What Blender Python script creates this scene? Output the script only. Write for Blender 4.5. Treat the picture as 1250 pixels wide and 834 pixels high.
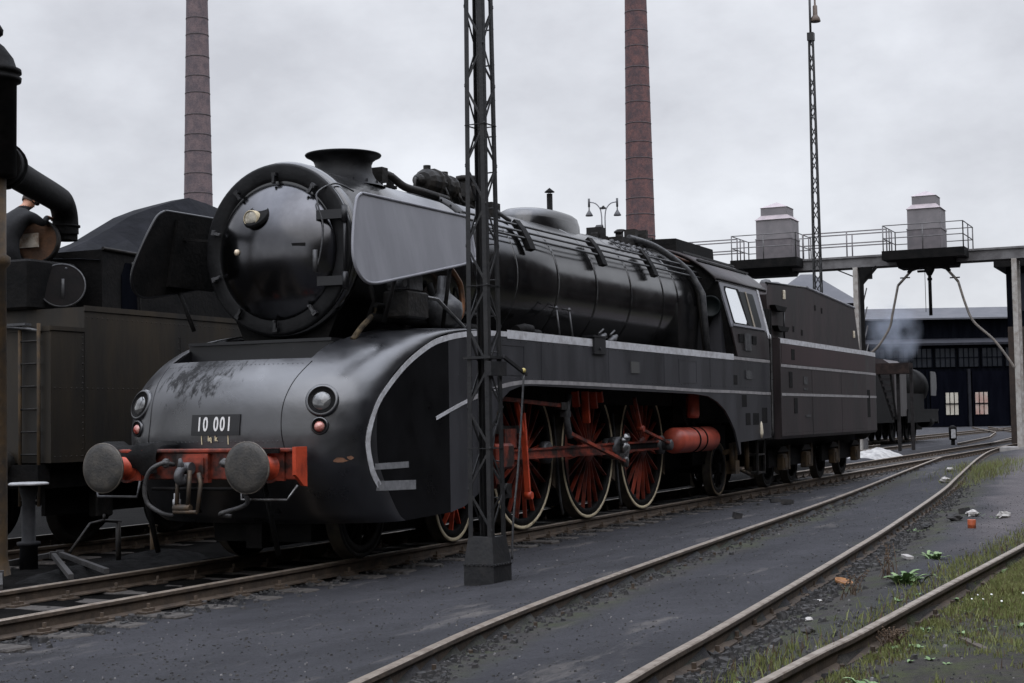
import bpy, math, random
import numpy as np
from mathutils import Vector, Matrix, noise
random.seed(7)
R = math.radians
scene = bpy.context.scene
for o in list(bpy.data.objects):
    bpy.data.objects.remove(o, do_unlink=True)
COL = scene.collection

# ---------------------------------------------------------------- camera
CAMP = Vector((-12.0914550, -9.41492049, 1.47809805))
YAW, PITCH, ROLL, FPX = 0.439455673, 0.0513821464, -0.0176432002, 1851.66541
cd = bpy.data.cameras.new('camera')
cam = bpy.data.objects.new('camera', cd); COL.objects.link(cam)
f = Vector((math.cos(PITCH)*math.cos(YAW), math.cos(PITCH)*math.sin(YAW), math.sin(PITCH)))
r0 = Vector((math.sin(YAW), -math.cos(YAW), 0)); u0 = r0.cross(f)
c_, s_ = math.cos(ROLL), math.sin(ROLL)
rr = r0*c_+u0*s_; uu = -r0*s_+u0*c_
M = Matrix.Identity(4)
for i in range(3):
    M[i][0] = rr[i]; M[i][1] = uu[i]; M[i][2] = -f[i]; M[i][3] = CAMP[i]
cam.matrix_world = M
cd.sensor_width = 36; cd.lens = FPX*36/1250; cd.clip_start = .1; cd.clip_end = 3000
scene.camera = cam
scene.render.resolution_x = 1024; scene.render.resolution_y = 683

# ---------------------------------------------------------------- world: overcast sky
SUN_EL, SUN_AZ = R(50), R(215)          # azimuth: direction the light comes FROM, ccw from +X
w = bpy.data.worlds.new('World'); scene.world = w; w.use_nodes = True
nt = w.node_tree; N = nt.nodes; L = nt.links
bg = N['Background']; bg.inputs['Strength'].default_value = .1
sky = N.new('ShaderNodeTexSky'); sky.sky_type = 'NISHITA'; sky.sun_disc = False
sky.sun_elevation = SUN_EL; sky.sun_rotation = R(90)-SUN_AZ
tc = N.new('ShaderNodeTexCoord')
mp = N.new('ShaderNodeMapping'); mp.inputs['Scale'].default_value = (2.0, 2.0, 3.6); mp.inputs['Location'].default_value = (1.7, .4, .2)
nz = N.new('ShaderNodeTexNoise'); nz.inputs['Scale'].default_value = 2.6; nz.inputs['Detail'].default_value = 9; nz.inputs['Roughness'].default_value = .56
cr = N.new('ShaderNodeValToRGB')
cr.color_ramp.elements[0].position = .33; cr.color_ramp.elements[0].color = (.575, .585, .625, 1)
cr.color_ramp.elements[1].position = .64; cr.color_ramp.elements[1].color = (.80, .82, .865, 1)
sc = N.new('ShaderNodeVectorMath'); sc.operation = 'SCALE'; sc.inputs['Scale'].default_value = 10.2
mx = N.new('ShaderNodeMix'); mx.data_type = 'RGBA'; mx.inputs['Factor'].default_value = .93
L.new(tc.outputs['Generated'], mp.inputs[0]); L.new(mp.outputs[0], nz.inputs['Vector']); L.new(nz.outputs[0], cr.inputs[0])
L.new(cr.outputs[0], sc.inputs[0]); L.new(sky.outputs[0], mx.inputs['A']); L.new(sc.outputs[0], mx.inputs['B'])
sp_ = N.new('ShaderNodeSeparateXYZ'); L.new(tc.outputs['Generated'], sp_.inputs[0])
gr = N.new('ShaderNodeValToRGB'); gr.color_ramp.interpolation = 'EASE'      # overcast: zenith about three times the horizon
e_ = gr.color_ramp.elements; e_[0].position = 0.; e_[0].color = (1.07, 1.07, 1.07, 1); e_[1].position = .36; e_[1].color = (.93, .93, .94, 1)
e3 = e_.new(.92); e3.color = (3.4, 3.5, 3.75, 1)
L.new(sp_.outputs['Z'], gr.inputs['Fac'])
s2 = N.new('ShaderNodeVectorMath'); s2.operation = 'MULTIPLY'; L.new(mx.outputs['Result'], s2.inputs[0]); L.new(gr.outputs[0], s2.inputs[1])
L.new(s2.outputs[0], bg.inputs[0])
sd = bpy.data.lights.new('sun', 'SUN'); sd.energy = .6; sd.angle = R(75); sd.color = (1, .95, .88)
sun = bpy.data.objects.new('sun', sd); COL.objects.link(sun)
sdir = Vector((math.cos(SUN_EL)*math.cos(SUN_AZ), math.cos(SUN_EL)*math.sin(SUN_AZ), math.sin(SUN_EL)))
sun.rotation_euler = sdir.to_track_quat('Z', 'Y').to_euler(); sun.location = (0, -20, 30)
vs = scene.view_settings; vs.view_transform = 'Standard'; vs.look = 'None'; vs.exposure = .14; vs.gamma = 1; vs.use_curve_mapping = False

# ---------------------------------------------------------------- materials
MATS = {}
def mat(name, col, rough=.6, metal=0., col2=None, scale=3., bump=0., bscale=None, stretch=(1, 1, 1), spec=.5, lo=.4, hi=.65, rvar=0., detail=6, coat=0., ior=1.5):
    m = bpy.data.materials.new(name); m.use_nodes = True
    n = m.node_tree.nodes; l = m.node_tree.links; b = n['Principled BSDF']
    b.inputs['Base Color'].default_value = (*col, 1); b.inputs['Roughness'].default_value = rough
    b.inputs['Metallic'].default_value = metal; b.inputs['Specular IOR Level'].default_value = spec
    b.inputs['IOR'].default_value = ior
    b.inputs['Coat Weight'].default_value = coat; b.inputs['Coat Roughness'].default_value = .08
    t = n.new('ShaderNodeTexCoord'); p = n.new('ShaderNodeMapping'); p.inputs['Scale'].default_value = stretch
    l.new(t.outputs['Object'], p.inputs[0])
    if col2 is not None or rvar:
        x = n.new('ShaderNodeTexNoise'); x.inputs['Scale'].default_value = scale; x.inputs['Detail'].default_value = detail; x.inputs['Roughness'].default_value = .62
        l.new(p.outputs[0], x.inputs['Vector'])
        if col2 is not None:
            rmp = n.new('ShaderNodeValToRGB'); e = rmp.color_ramp.elements
            e[0].position = lo; e[0].color = (*col, 1); e[1].position = hi; e[1].color = (*col2, 1)
            l.new(x.outputs[0], rmp.inputs[0]); l.new(rmp.outputs[0], b.inputs['Base Color'])
        if rvar:
            mr = n.new('ShaderNodeMapRange'); mr.inputs['From Min'].default_value = .3; mr.inputs['From Max'].default_value = .7
            mr.inputs['To Min'].default_value = rough-rvar; mr.inputs['To Max'].default_value = rough+rvar
            l.new(x.outputs[0], mr.inputs[0]); l.new(mr.outputs[0], b.inputs['Roughness'])
    if bump:
        y = n.new('ShaderNodeTexNoise'); y.inputs['Scale'].default_value = bscale or scale*4; y.inputs['Detail'].default_value = 5
        l.new(p.outputs[0], y.inputs['Vector'])
        bp = n.new('ShaderNodeBump'); bp.inputs['Strength'].default_value = bump; bp.inputs['Distance'].default_value = .02
        l.new(y.outputs[0], bp.inputs['Height']); l.new(bp.outputs[0], b.inputs['Normal'])
    MATS[name] = m
    return m

paint = mat('black_paint', (.006, .006, .007), .36, 0, (.012, .012, .013), 1.6, .10, 3., rvar=.12)
side_paint = mat('side_paint', (.020, .020, .023), .43, 0, (.054, .053, .058), 1.6, .16, 5., stretch=(1, 1, .30), rvar=.12, spec=.4, lo=.36, hi=.70)
sidedark = mat('side_dark_reflection', (.003, .003, .0035), .32, 0, (.006, .006, .007), 1.4, .08, 4., rvar=.08, spec=.12)  # near-black, low specular: dark ground reflection put into the colour
gloss = mat('gloss_black', (.115, .115, .121), .20, 1., (.085, .085, .09), 2.5, .06, 2.2, rvar=.05)
boilerp = mat('boiler_black', (.004, .004, .0045), .19, 0, (.010, .0095, .0095), 2.2, .05, 4., rvar=.05, ior=1.95)
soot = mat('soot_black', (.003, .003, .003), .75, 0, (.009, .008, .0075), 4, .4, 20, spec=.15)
grimy = mat('grimy_metal', (.005, .0045, .004), .6, 0, (.018, .015, .012), 5, .5, 18, spec=.3)
steel = mat('bright_steel', (.20, .20, .20), .35, .85, (.08, .075, .07), 8, .2, 30, rvar=.1)
dullsteel = mat('dull_steel', (.055, .055, .058), .5, .4, (.10, .10, .10), 9, .3, 30)
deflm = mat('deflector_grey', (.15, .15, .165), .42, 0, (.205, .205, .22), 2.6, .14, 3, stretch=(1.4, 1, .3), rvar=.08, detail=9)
red = mat('red_lead_paint', (.50, .062, .022), .48, 0, (.16, .024, .012), 5, .2, 14, lo=.45, hi=.75)
redd = mat('dirty_red_paint', (.28, .042, .019), .5, 0, (.016, .008, .006), 4, .3, 14, lo=.38, hi=.62)
spokered = mat('spoke_red_paint', (.30, .040, .016), .5, 0, (.022, .009, .006), 2.6, .2, 14, lo=.40, hi=.66)
redtank = mat('red_tank_paint', (.46, .085, .05), .42, 0, (.30, .055, .035), 4, .1, 10)
white = mat('white_line_paint', (.55, .55, .56), .55, 0, (.34, .33, .33), 9, .15, 20, lo=.42, hi=.7)
greyline = mat('grey_line_paint', (.30, .285, .28), .6, 0, (.19, .18, .18), 6, .1, 20)
lineshade = mat('dull_bar_paint', (.15, .15, .155), .5, 0, (.24, .24, .24), 8)
cream = mat('cream_tyre_paint', (.52, .44, .29), .55, 0, (.22, .17, .10), 7, .2, 20, lo=.5, hi=.75)
glassy = mat('window_glass', (.82, .84, .86), .06, .9)
glassdark = mat('dark_glass', (.012, .014, .016), .08, 0, spec=.6)
lens = mat('lamp_lens', (.35, .33, .28), .12, .35, (.55, .5, .4), 12)
lensdark = mat('dark_lamp_lens', (.06, .06, .06), .06, .3, (.16, .16, .155), 9, coat=1)
lensred = mat('red_lamp_lens', (.32, .05, .035), .12, .1, (.6, .3, .25), 10, coat=1)
tenderp = mat('tender_paint', (.015, .012, .0125), .48, 0, (.046, .034, .034), 1.5, .14, 6, stretch=(1, 1, .28), rvar=.1, spec=.4, lo=.36, hi=.70)
tendermar = mat('tender_dark_red_paint', (.024, .010, .011), .42, 0, (.036, .016, .018), 1.3, .08, 6, stretch=(1, 1, .4))
coal = mat('coal', (.006, .006, .007), .55, 0, (.016, .016, .018), 3, .9, 7)
brown = mat('weathered_tank_paint', (.006, .0045, .0025), .6, 0, (.036, .024, .010), 2.2, .3, 8, stretch=(1, 1, .22), lo=.36, hi=.78, detail=9)
ochre = mat('rusty_ochre', (.06, .035, .012), .8, 0, (.02, .015, .01), 5, .3, 20)
rust = mat('rust', (.11, .05, .022), .85, 0, (.05, .026, .014), 6, .4, 25)
mastm = mat('mast_paint', (.007, .0072, .008), .55, 0, (.016, .015, .0145), 6, .2, 25)
railtop = mat('rail_steel_worn', (.30, .25, .20), .42, .45, (.15, .115, .085), 7, .2, 30, rvar=.1)
railside = mat('rail_rust', (.045, .032, .022), .85, 0, (.085, .06, .04), 6, .4, 30)
sleeperm = mat('sleeper_wood', (.035, .030, .026), .9, 0, (.075, .066, .058), 3, .5, 20, stretch=(1, 8, 1))
concrete = mat('concrete', (.36, .34, .32), .85, 0, (.24, .23, .22), 3, .3, 20)
ashm = mat('pale_ash', (.42, .41, .39), .95, 0, (.22, .215, .21), 4, .6, 15)
brickm = None
pink = mat('sand_tower_sheet', (.165, .156, .160), .7, 0, (.225, .207, .21), 2.5, .15, 8, lo=.35, hi=.7)
pinkpale = mat('sand_tower_cap', (.42, .36, .37), .7, 0, (.34, .30, .31), 3)
gantrym = mat('gantry_paint', (.16, .155, .155), .65, 0, (.09, .085, .085), 2, .2, 15)
palepost = mat('pale_post_paint', (.42, .40, .37), .7, 0, (.25, .22, .19), 4, .2, 20)
hosem = mat('sand_pipe', (.12, .11, .10), .6, 0, (.20, .17, .14), 5)
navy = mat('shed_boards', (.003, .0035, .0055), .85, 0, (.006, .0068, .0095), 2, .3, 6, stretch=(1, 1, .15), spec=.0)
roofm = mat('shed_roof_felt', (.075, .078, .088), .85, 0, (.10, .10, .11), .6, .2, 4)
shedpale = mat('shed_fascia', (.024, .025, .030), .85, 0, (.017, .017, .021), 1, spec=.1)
paneblue = mat('shed_pane', (.013, .015, .020), .4, 0, (.006, .008, .011), 1, spec=.2)
panepale = mat('pale_pane', (.50, .47, .40), .4, 0, (.40, .36, .30), 1.)
stone_pale = mat('pale_stone', (.45, .43, .40), .9, 0, (.3, .28, .26), 8, .4, 20)
stone_dark = mat('dark_stone', (.02, .02, .02), .9, 0, (.05, .045, .042), 8, .5, 20)
orange = mat('orange_tin', (.42, .09, .03), .5, 0, (.25, .08, .04), 12)
leafm = mat('weed_leaf', (.10, .18, .055), .6, 0, (.20, .28, .12), 9)
grassm = mat('grass_blade', (.13, .155, .040), .7, 0, (.23, .235, .085), 5, lo=.35, hi=.7)
drym = mat('dry_stem', (.075, .045, .025), .8, 0, (.13, .085, .05), 9)
petal = mat('white_petal', (.75, .74, .68), .7)
skin = mat('skin', (.42, .20, .12), .55)
cloth = mat('dark_work_cloth', (.005, .005, .006), .95, 0, (.010, .010, .011), 6, .3, 30)
rubber = mat('rubber_hose', (.025, .024, .024), .6, 0, (.06, .058, .055), 8, .3, 30)
capw = mat('pale_metal_cap', (.40, .40, .40), .55, .2, (.28, .28, .28), 6)

# nose paint: weathered grey-black with a dark peeled stain under the smokebox
def nose_material():
    m = mat('nose_paint', (.012, .0125, .0145), .29, 0, None, 2, ior=2.0)
    n = m.node_tree.nodes; l = m.node_tree.links; b = n['Principled BSDF']
    tcn = [k for k in n if k.type == 'TEX_COORD'][0]
    sep = n.new('ShaderNodeSeparateXYZ'); l.new(tcn.outputs['Object'], sep.inputs[0])
    def math_(op, a, bb=None, clamp=False):
        k = n.new('ShaderNodeMath'); k.operation = op; k.use_clamp = clamp
        for i, v in enumerate((a, bb)):
            if v is None: continue
            if isinstance(v, (int, float)): k.inputs[i].default_value = v
            else: l.new(v, k.inputs[i])
        return k.outputs[0]
    # blob weight around (y=.28, z=2.0), hanging diagonally
    y_ = math_('SUBTRACT', sep.outputs['Y'], .30); z_ = math_('SUBTRACT', sep.outputs['Z'], 2.04)
    y2 = math_('SUBTRACT', y_, math_('MULTIPLY', z_, -.50))
    d = math_('ADD', math_('POWER', math_('ABSOLUTE', math_('DIVIDE', y2, .50)), 2.), math_('POWER', math_('ABSOLUTE', math_('DIVIDE', z_, .34)), 2.))
    mpn = n.new('ShaderNodeMapping'); mpn.inputs['Scale'].default_value = (3, 7, 3.6); l.new(tcn.outputs['Object'], mpn.inputs[0])
    nn = n.new('ShaderNodeTexNoise'); nn.inputs['Scale'].default_value = 1.5; nn.inputs['Detail'].default_value = 9; nn.inputs['Roughness'].default_value = .68; l.new(mpn.outputs[0], nn.inputs['Vector'])
    v = math_('ADD', math_('MULTIPLY', d, -.30), math_('MULTIPLY', math_('SUBTRACT', nn.outputs[0], .5), 2.2))
    stain = math_('MULTIPLY', math_('ADD', v, .24), 3.6, True)
    # general mottling
    n2 = n.new('ShaderNodeTexNoise'); n2.inputs['Scale'].default_value = 3.; n2.inputs['Detail'].default_value = 7; l.new(tcn.outputs['Object'], n2.inputs['Vector'])
    r1 = n.new('ShaderNodeValToRGB'); e = r1.color_ramp.elements; e[0].position = .35; e[0].color = (.008, .0083, .010, 1); e[1].position = .7; e[1].color = (.018, .0186, .0215, 1)
    l.new(n2.outputs[0], r1.inputs[0])
    mixc = n.new('ShaderNodeMix'); mixc.data_type = 'RGBA'; l.new(stain, mixc.inputs['Factor']); l.new(r1.outputs[0], mixc.inputs['A']); mixc.inputs['B'].default_value = (.005, .005, .0055, 1)
    l.new(mixc.outputs['Result'], b.inputs['Base Color'])
    mr = n.new('ShaderNodeMapRange'); l.new(n2.outputs[0], mr.inputs[0]); mr.inputs['From Min'].default_value = .3; mr.inputs['From Max'].default_value = .7; mr.inputs['To Min'].default_value = .24; mr.inputs['To Max'].default_value = .44
    ra = math_('ADD', mr.outputs[0], math_('MULTIPLY', stain, .35)); l.new(ra, b.inputs['Roughness'])
    l.new(math_('SUBTRACT', .5, math_('MULTIPLY', stain, .36)), b.inputs['Specular IOR Level'])
    n3 = n.new('ShaderNodeTexNoise'); n3.inputs['Scale'].default_value = 2.6; n3.inputs['Detail'].default_value = 6; l.new(tcn.outputs['Object'], n3.inputs['Vector'])
    bp = n.new('ShaderNodeBump'); bp.inputs['Strength'].default_value = .30; bp.inputs['Distance'].default_value = .03; l.new(n3.outputs[0], bp.inputs['Height']); l.new(bp.outputs[0], b.inputs['Normal'])
    return m
nosem = nose_material()
ringp = mat('ring_black_paint', (.004, .004, .0045), .5, 0, (.010, .010, .0105), 5, .2, 20, spec=.22)
tread = mat('wheel_tread', (.03, .025, .02), .55, .3, (.06, .05, .035), 6)

# brick chimney: courses in cylindrical wrap, soot mottling and patches
def chimney_material(name, c1, c2, mortar):
    m = bpy.data.materials.new(name); m.use_nodes = True
    n = m.node_tree.nodes; l = m.node_tree.links; b = n['Principled BSDF']; b.inputs['Roughness'].default_value = .9
    t = n.new('ShaderNodeTexCoord')
    a = n.new('ShaderNodeTexNoise'); a.inputs['Scale'].default_value = .9; a.inputs['Detail'].default_value = 8; a.inputs['Roughness'].default_value = .7
    l.new(t.outputs['Object'], a.inputs['Vector'])
    ra = n.new('ShaderNodeValToRGB'); e = ra.color_ramp.elements; e[0].position = .40; e[0].color = (*c1, 1); e[1].position = .60; e[1].color = (*c2, 1)
    l.new(a.outputs[0], ra.inputs[0])
    p = n.new('ShaderNodeMapping'); p.inputs['Scale'].default_value = (5, 5, 12); l.new(t.outputs['Object'], p.inputs[0])
    v = n.new('ShaderNodeTexNoise'); v.inputs['Scale'].default_value = 1.; v.inputs['Detail'].default_value = 3; l.new(p.outputs[0], v.inputs['Vector'])
    rv = n.new('ShaderNodeValToRGB'); e = rv.color_ramp.elements; e[0].position = .42; e[0].color = (*mortar, 1); e[1].position = .56; e[1].color = (1, 1, 1, 1)
    l.new(v.outputs[0], rv.inputs[0])
    mm = n.new('ShaderNodeMix'); mm.data_type = 'RGBA'; mm.blend_type = 'MULTIPLY'; mm.inputs['Factor'].default_value = .6
    l.new(ra.outputs[0], mm.inputs['A']); l.new(rv.outputs[0], mm.inputs['B']); l.new(mm.outputs['Result'], b.inputs['Base Color'])
    return m
chimL = chimney_material('greyish_brick', (.105, .085, .092), (.17, .125, .125), (.6, .6, .62))
chimR = chimney_material('red_brick', (.085, .058, .062), (.165, .085, .078), (.5, .5, .53))

# ---------------------------------------------------------------- mesh builder
ORG = {}
class MB:
    def __init__(s): s.v = []; s.f = []; s.m = []; s.sm = []
    def add(s, vs_, fs, mi=0, smooth=False):
        o = len(s.v); s.v += [tuple(p) for p in vs_]
        for q in fs: s.f.append([i+o for i in q]); s.m.append(mi); s.sm.append(smooth)
        return s
    def box(s, x0, x1, y0, y1, z0, z1, mi=0):
        return s.add([(x0, y0, z0), (x1, y0, z0), (x1, y1, z0), (x0, y1, z0), (x0, y0, z1), (x1, y0, z1), (x1, y1, z1), (x0, y1, z1)],
              [(3, 2, 1, 0), (4, 5, 6, 7), (0, 1, 5, 4), (1, 2, 6, 5), (2, 3, 7, 6), (3, 0, 4, 7)], mi)
    def rbox(s, x0, x1, y0, y1, z0, z1, b=.01, mi=0):     # box with chamfered edges (rounded outline in xy, chamfer top)
        x = [(x0+b, y0), (x1-b, y0), (x1, y0+b), (x1, y1-b), (x1-b, y1), (x0+b, y1), (x0, y1-b), (x0, y0+b)]
        cx, cy = (x0+x1)/2, (y0+y1)/2; kx = 1-2*b/max(x1-x0, 1e-6); ky = 1-2*b/max(y1-y0, 1e-6)
        inn = [(cx+(p-cx)*kx, cy+(q-cy)*ky) for p, q in x]
        rows = [[(p, q, z0) for p, q in inn], [(p, q, z0+b) for p, q in x], [(p, q, z1-b) for p, q in x], [(p, q, z1) for p, q in inn]]
        s.grid(rows, closed=True, mi=mi, smooth=False)
        o = len(s.v)
        s.add(rows[0], [tuple(range(7, -1, -1))], mi); s.add(rows[-1], [tuple(range(8))], mi)
        return s
    def obox(s, c, sz, rot, mi=0):
        c = Vector(c); R_ = rot
        P = [c+R_ @ Vector((a*sz[0]/2, b*sz[1]/2, d*sz[2]/2)) for d in (-1, 1) for a, b in ((-1, -1), (1, -1), (1, 1), (-1, 1))]
        return s.add(P, [(3, 2, 1, 0), (4, 5, 6, 7), (0, 1, 5, 4), (1, 2, 6, 5), (2, 3, 7, 6), (3, 0, 4, 7)], mi)
    def bar(s, a, b, w_, h, up=(0, 0, 1), mi=0):
        a, b = Vector(a), Vector(b); d = b-a; ln = d.length; d.normalize(); up = Vector(up)
        if abs(d.dot(up)) > .98: up = Vector((0, 1, 0)) if abs(d.y) < .9 else Vector((1, 0, 0))
        x = d.cross(up).normalized(); z = x.cross(d)
        R_ = Matrix((x, d, z)).transposed()
        return s.obox((a+b)/2, (w_, ln, h), R_, mi)
    def grid(s, rows, closed=False, mi=0, smooth=True, skip=None):
        o = len(s.v); n = len(rows[0])
        for r_ in rows: s.v += [tuple(p) for p in r_]
        for i in range(len(rows)-1):
            for j in range(n if closed else n-1):
                if skip and skip(i, j): continue
                k = (j+1) % n
                s.f.append([o+i*n+j, o+i*n+k, o+(i+1)*n+k, o+(i+1)*n+j]); s.m.append(mi); s.sm.append(smooth)
        return s
    def tube(s, pts, r_, n=10, mi=0, cap=True):
        pts = [Vector(p) for p in pts]; rs = r_ if isinstance(r_, (list, tuple)) else [r_]*len(pts)
        rows = []; prev = None
        for i, p in enumerate(pts):
            d = (pts[min(i+1, len(pts)-1)]-pts[max(i-1, 0)]).normalized()
            if prev is None:
                a = Vector((0, 0, 1)) if abs(d.z) < .9 else Vector((1, 0, 0)); x = d.cross(a).normalized()
            else:
                x = (prev-d*prev.dot(d)).normalized()
            prev = x; y = d.cross(x)
            rows.append([p+(x*math.cos(t*2*math.pi/n)+y*math.sin(t*2*math.pi/n))*rs[i] for t in range(n)])
        s.grid(rows, True, mi)
        if cap:
            s.add(rows[0], [tuple(range(n))], mi); s.add(rows[-1], [tuple(range(n-1, -1, -1))], mi)
        return s
    def lathe(s, o, ax, prof, n=32, mi=0, cap=True, smooth=True, a0=0, a1=2*math.pi):
        o = Vector(o); d = Vector(ax).normalized(); a = Vector((0, 0, 1)) if abs(d.z) < .9 else Vector((1, 0, 0))
        x = d.cross(a).normalized(); y = d.cross(x); full = abs(a1-a0-2*math.pi) < 1e-6; k = n if full else n+1
        rows = [[o+d*t+(x*math.cos(a0+(a1-a0)*i/n)+y*math.sin(a0+(a1-a0)*i/n))*max(q, 1e-4) for i in range(k)] for t, q in prof]
        s.grid(rows, full, mi, smooth)
        if cap and full:
            if prof[0][1] > 1e-3: s.add(rows[0], [tuple(range(k))], mi)
            if prof[-1][1] > 1e-3: s.add(rows[-1], [tuple(range(k-1, -1, -1))], mi)
        return s
    def cyl(s, a, b, r_, n=24, mi=0, smooth=True):
        a, b = Vector(a), Vector(b)
        return s.lathe(a, b-a, [(0, r_), ((b-a).length, r_)], n, mi, True, smooth)
    def prism(s, poly, fn, t0, t1, mi=0):       # poly of (u,v); fn(u,v,t)->xyz
        n = len(poly); A = [fn(u, v, t0) for u, v in poly]; B = [fn(u, v, t1) for u, v in poly]
        s.add(A+B, [tuple(range(n)), tuple(range(2*n-1, n-1, -1))]+[(i, i+n, (i+1) % n+n, (i+1) % n) for i in range(n)], mi)
        return s
    def xz(s, poly, y0, y1, mi=0): return s.prism(poly, lambda u, v, t: (u, t, v), y0, y1, mi)
    def yz(s, poly, x0, x1, mi=0): return s.prism(poly, lambda u, v, t: (t, u, v), x0, x1, mi)
    def xy(s, poly, z0, z1, mi=0): return s.prism(poly, lambda u, v, t: (u, v, t), z0, z1, mi)
    def blob(s, c, r_, sq=(1, 1, 1), seed=0, rough=.3, mi=0, n=8, smooth=False):
        rows = []
        for i in range(n//2+1):
            th = math.pi*i/(n//2); row = []
            for j in range(n):
                ph = 2*math.pi*j/n; d = Vector((math.sin(th)*math.cos(ph), math.sin(th)*math.sin(ph), math.cos(th)))
                k = 1+rough*noise.noise(d*1.7+Vector((seed*3.1, seed*1.7, seed*.9)))*1.6
                row.append((c[0]+d.x*r_*sq[0]*k, c[1]+d.y*r_*sq[1]*k, c[2]+d.z*r_*sq[2]*k))
            rows.append(row)
        return s.grid(rows, True, mi, smooth)
    def build(s, name, mats, parent=None, fix=True, bevel=0):
        if not isinstance(mats, (list, tuple)): mats = [mats]
        org = Vector((0, 0, 0)) if parent is None else ORG[parent.name]
        me = bpy.data.meshes.new(name)
        me.from_pydata([tuple(Vector(p)-org) for p in s.v], [], s.f)
        for m in mats: me.materials.append(m)
        me.polygons.foreach_set('material_index', s.m); me.polygons.foreach_set('use_smooth', s.sm)
        me.update()
        if fix:
            import bmesh
            bm = bmesh.new(); bm.from_mesh(me); bmesh.ops.remove_doubles(bm, verts=bm.verts, dist=1e-5); bmesh.ops.recalc_face_normals(bm, faces=bm.faces); bm.to_mesh(me); bm.free()
        o = bpy.data.objects.new(name, me); COL.objects.link(o)
        if parent is not None: o.parent = parent
        ORG[o.name] = org
        if bevel:
            b = o.modifiers.new('bevel', 'BEVEL'); b.width = bevel; b.segments = 2; b.limit_method = 'ANGLE'; b.angle_limit = R(40)
        return o
def join_into(o, b):                              # rivets, seams and the like stay in their part's own mesh
    import bmesh
    org = ORG[o.name]; bm = bmesh.new(); bm.from_mesh(o.data)
    vv = [bm.verts.new(Vector(p)-org) for p in b.v]
    for q, mi in zip(b.f, b.m):
        try: bm.faces.new([vv[i] for i in q]).material_index = mi
        except ValueError: pass
    bm.to_mesh(o.data); bm.free()
def tag(o, label=None, cat=None, group=None, kind=None):
    if label: o['label'] = label
    if cat: o['category'] = cat
    if group: o['group'] = group
    if kind: o['kind'] = kind
    return o
def thing(name, label, cat, loc=(0, 0, 0), group=None, kind=None):
    o = bpy.data.objects.new(name, None); COL.objects.link(o); o.location = loc; o.empty_display_size = .2
    ORG[o.name] = Vector(loc)
    return tag(o, label, cat, group, kind)
def kids(o): return [c for c in bpy.data.objects if c.parent == o]
def copy_tree(o, parent=None, off=None):
    c = o.copy(); COL.objects.link(c)
    if parent is not None: c.parent = parent
    ORG[c.name] = ORG[o.name].copy()
    for ch in kids(o): copy_tree(ch, c)
    return c
def lerp(a, b, t): return a+(b-a)*t
def cspline(pts, sub=8):
    P = [Vector(p) for p in pts]; out = []
    for i in range(len(P)-1):
        p0 = P[max(i-1, 0)]; p1 = P[i]; p2 = P[i+1]; p3 = P[min(i+2, len(P)-1)]
        for k in range(sub):
            t = k/sub
            out.append(.5*((2*p1)+(-p0+p2)*t+(2*p0-5*p1+4*p2-p3)*t*t+(-p0+3*p1-3*p2+p3)*t**3))
    out.append(P[-1]); return out
def text_mesh(txt, size, m, sx=1., thick=0., space=1.):
    cu = bpy.data.curves.new('t', 'FONT'); cu.body = txt; cu.size = size; cu.align_x = 'CENTER'; cu.align_y = 'CENTER'; cu.extrude = .004; cu.offset = thick; cu.space_character = space
    o = bpy.data.objects.new('t', cu); COL.objects.link(o)
    dg = bpy.context.evaluated_depsgraph_get(); dg.update()
    me = bpy.data.meshes.new_from_object(o.evaluated_get(dg))
    vs_ = [(v.co.x*sx, v.co.y, v.co.z) for v in me.vertices]; fs = [tuple(p.vertices) for p in me.polygons]
    bpy.data.objects.remove(o); bpy.data.curves.remove(cu); bpy.data.meshes.remove(me)
    return vs_, fs
# ---------------------------------------------------------------- ground
def crv(pts):
    s = cspline([(x, y, 0) for x, y in pts], 6)
    return np.array([p.x for p in s]), np.array([p.y for p in s])
RA = crv([(-14, -6.4), (-9, -5.55), (-4.57, -4.85), (-1.94, -4.44), (1.45, -4.1), (6.59, -3.70), (12.83, -3.24), (18.79, -2.72), (27.07, -1.93), (40, -.74)])
RB = crv([(-14, -7.4), (-9, -6.75), (-4.12, -6.29), (-1.76, -6.13), (1.71, -5.87), (4.39, -5.66), (8.38, -5.33), (17.57, -4.46), (24.49, -3.68), (37.14, -2.27), (47.27, -1.30), (56, -.80)])
RC = crv([(-14, -6.75), (-3.86, -7.01), (-1.74, -7.10), (1.17, -7.18), (5.64, -7.32), (16, -7.6), (40, -8.2)])
def ya(x): return float(np.interp(x, *RA))
def yb(x): return float(np.interp(x, *RB))
def yc(x): return float(np.interp(x, *RC))
def sst(a, b, x):
    t = min(1, max(0, (x-a)/(b-a))); return t*t*(3-2*t)
def base_h(x, y):
    a, b, c = ya(x), yb(x), yc(x)
    if y > -.9: z = -.16
    elif y > a:
        z = -.17+.125*sst(-1.6, a+.05, y) if a < -1.8 else -.15
        if y < a+.06: z = -.04
    elif y > b:
        z = -.115+.075*sst(a-.1, b+.15, y)
        if b > -2: z = -.14
    elif y > c:
        z = -.15+.06*sst(b-.5, b-.9, y) if True else 0
        z = -.155+.085*sst(0, 1, (b-.15-y)/.6)
        if y < c+.05: z = -.06
    else: z = -.145+.05*sst(.2, 1.2, c-y)
    # ash heaped between the loco's track and the next one
    if 1.3 < y < 3.0: z += .12*math.sin(math.pi*(y-1.3)/1.7)
    return z
def gh(x, y):
    n = noise.noise((x*.7, y*.9, 0))*.022+noise.noise((x*2.7, y*2.7, 4))*.014+noise.noise((x*7, y*7, 9))*.010
    k = 1.
    for q in (ya(x), yb(x), yc(x)):
        if abs(y-q) < .12: k = min(k, .35)
    return base_h(x, y)+n*k
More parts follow.
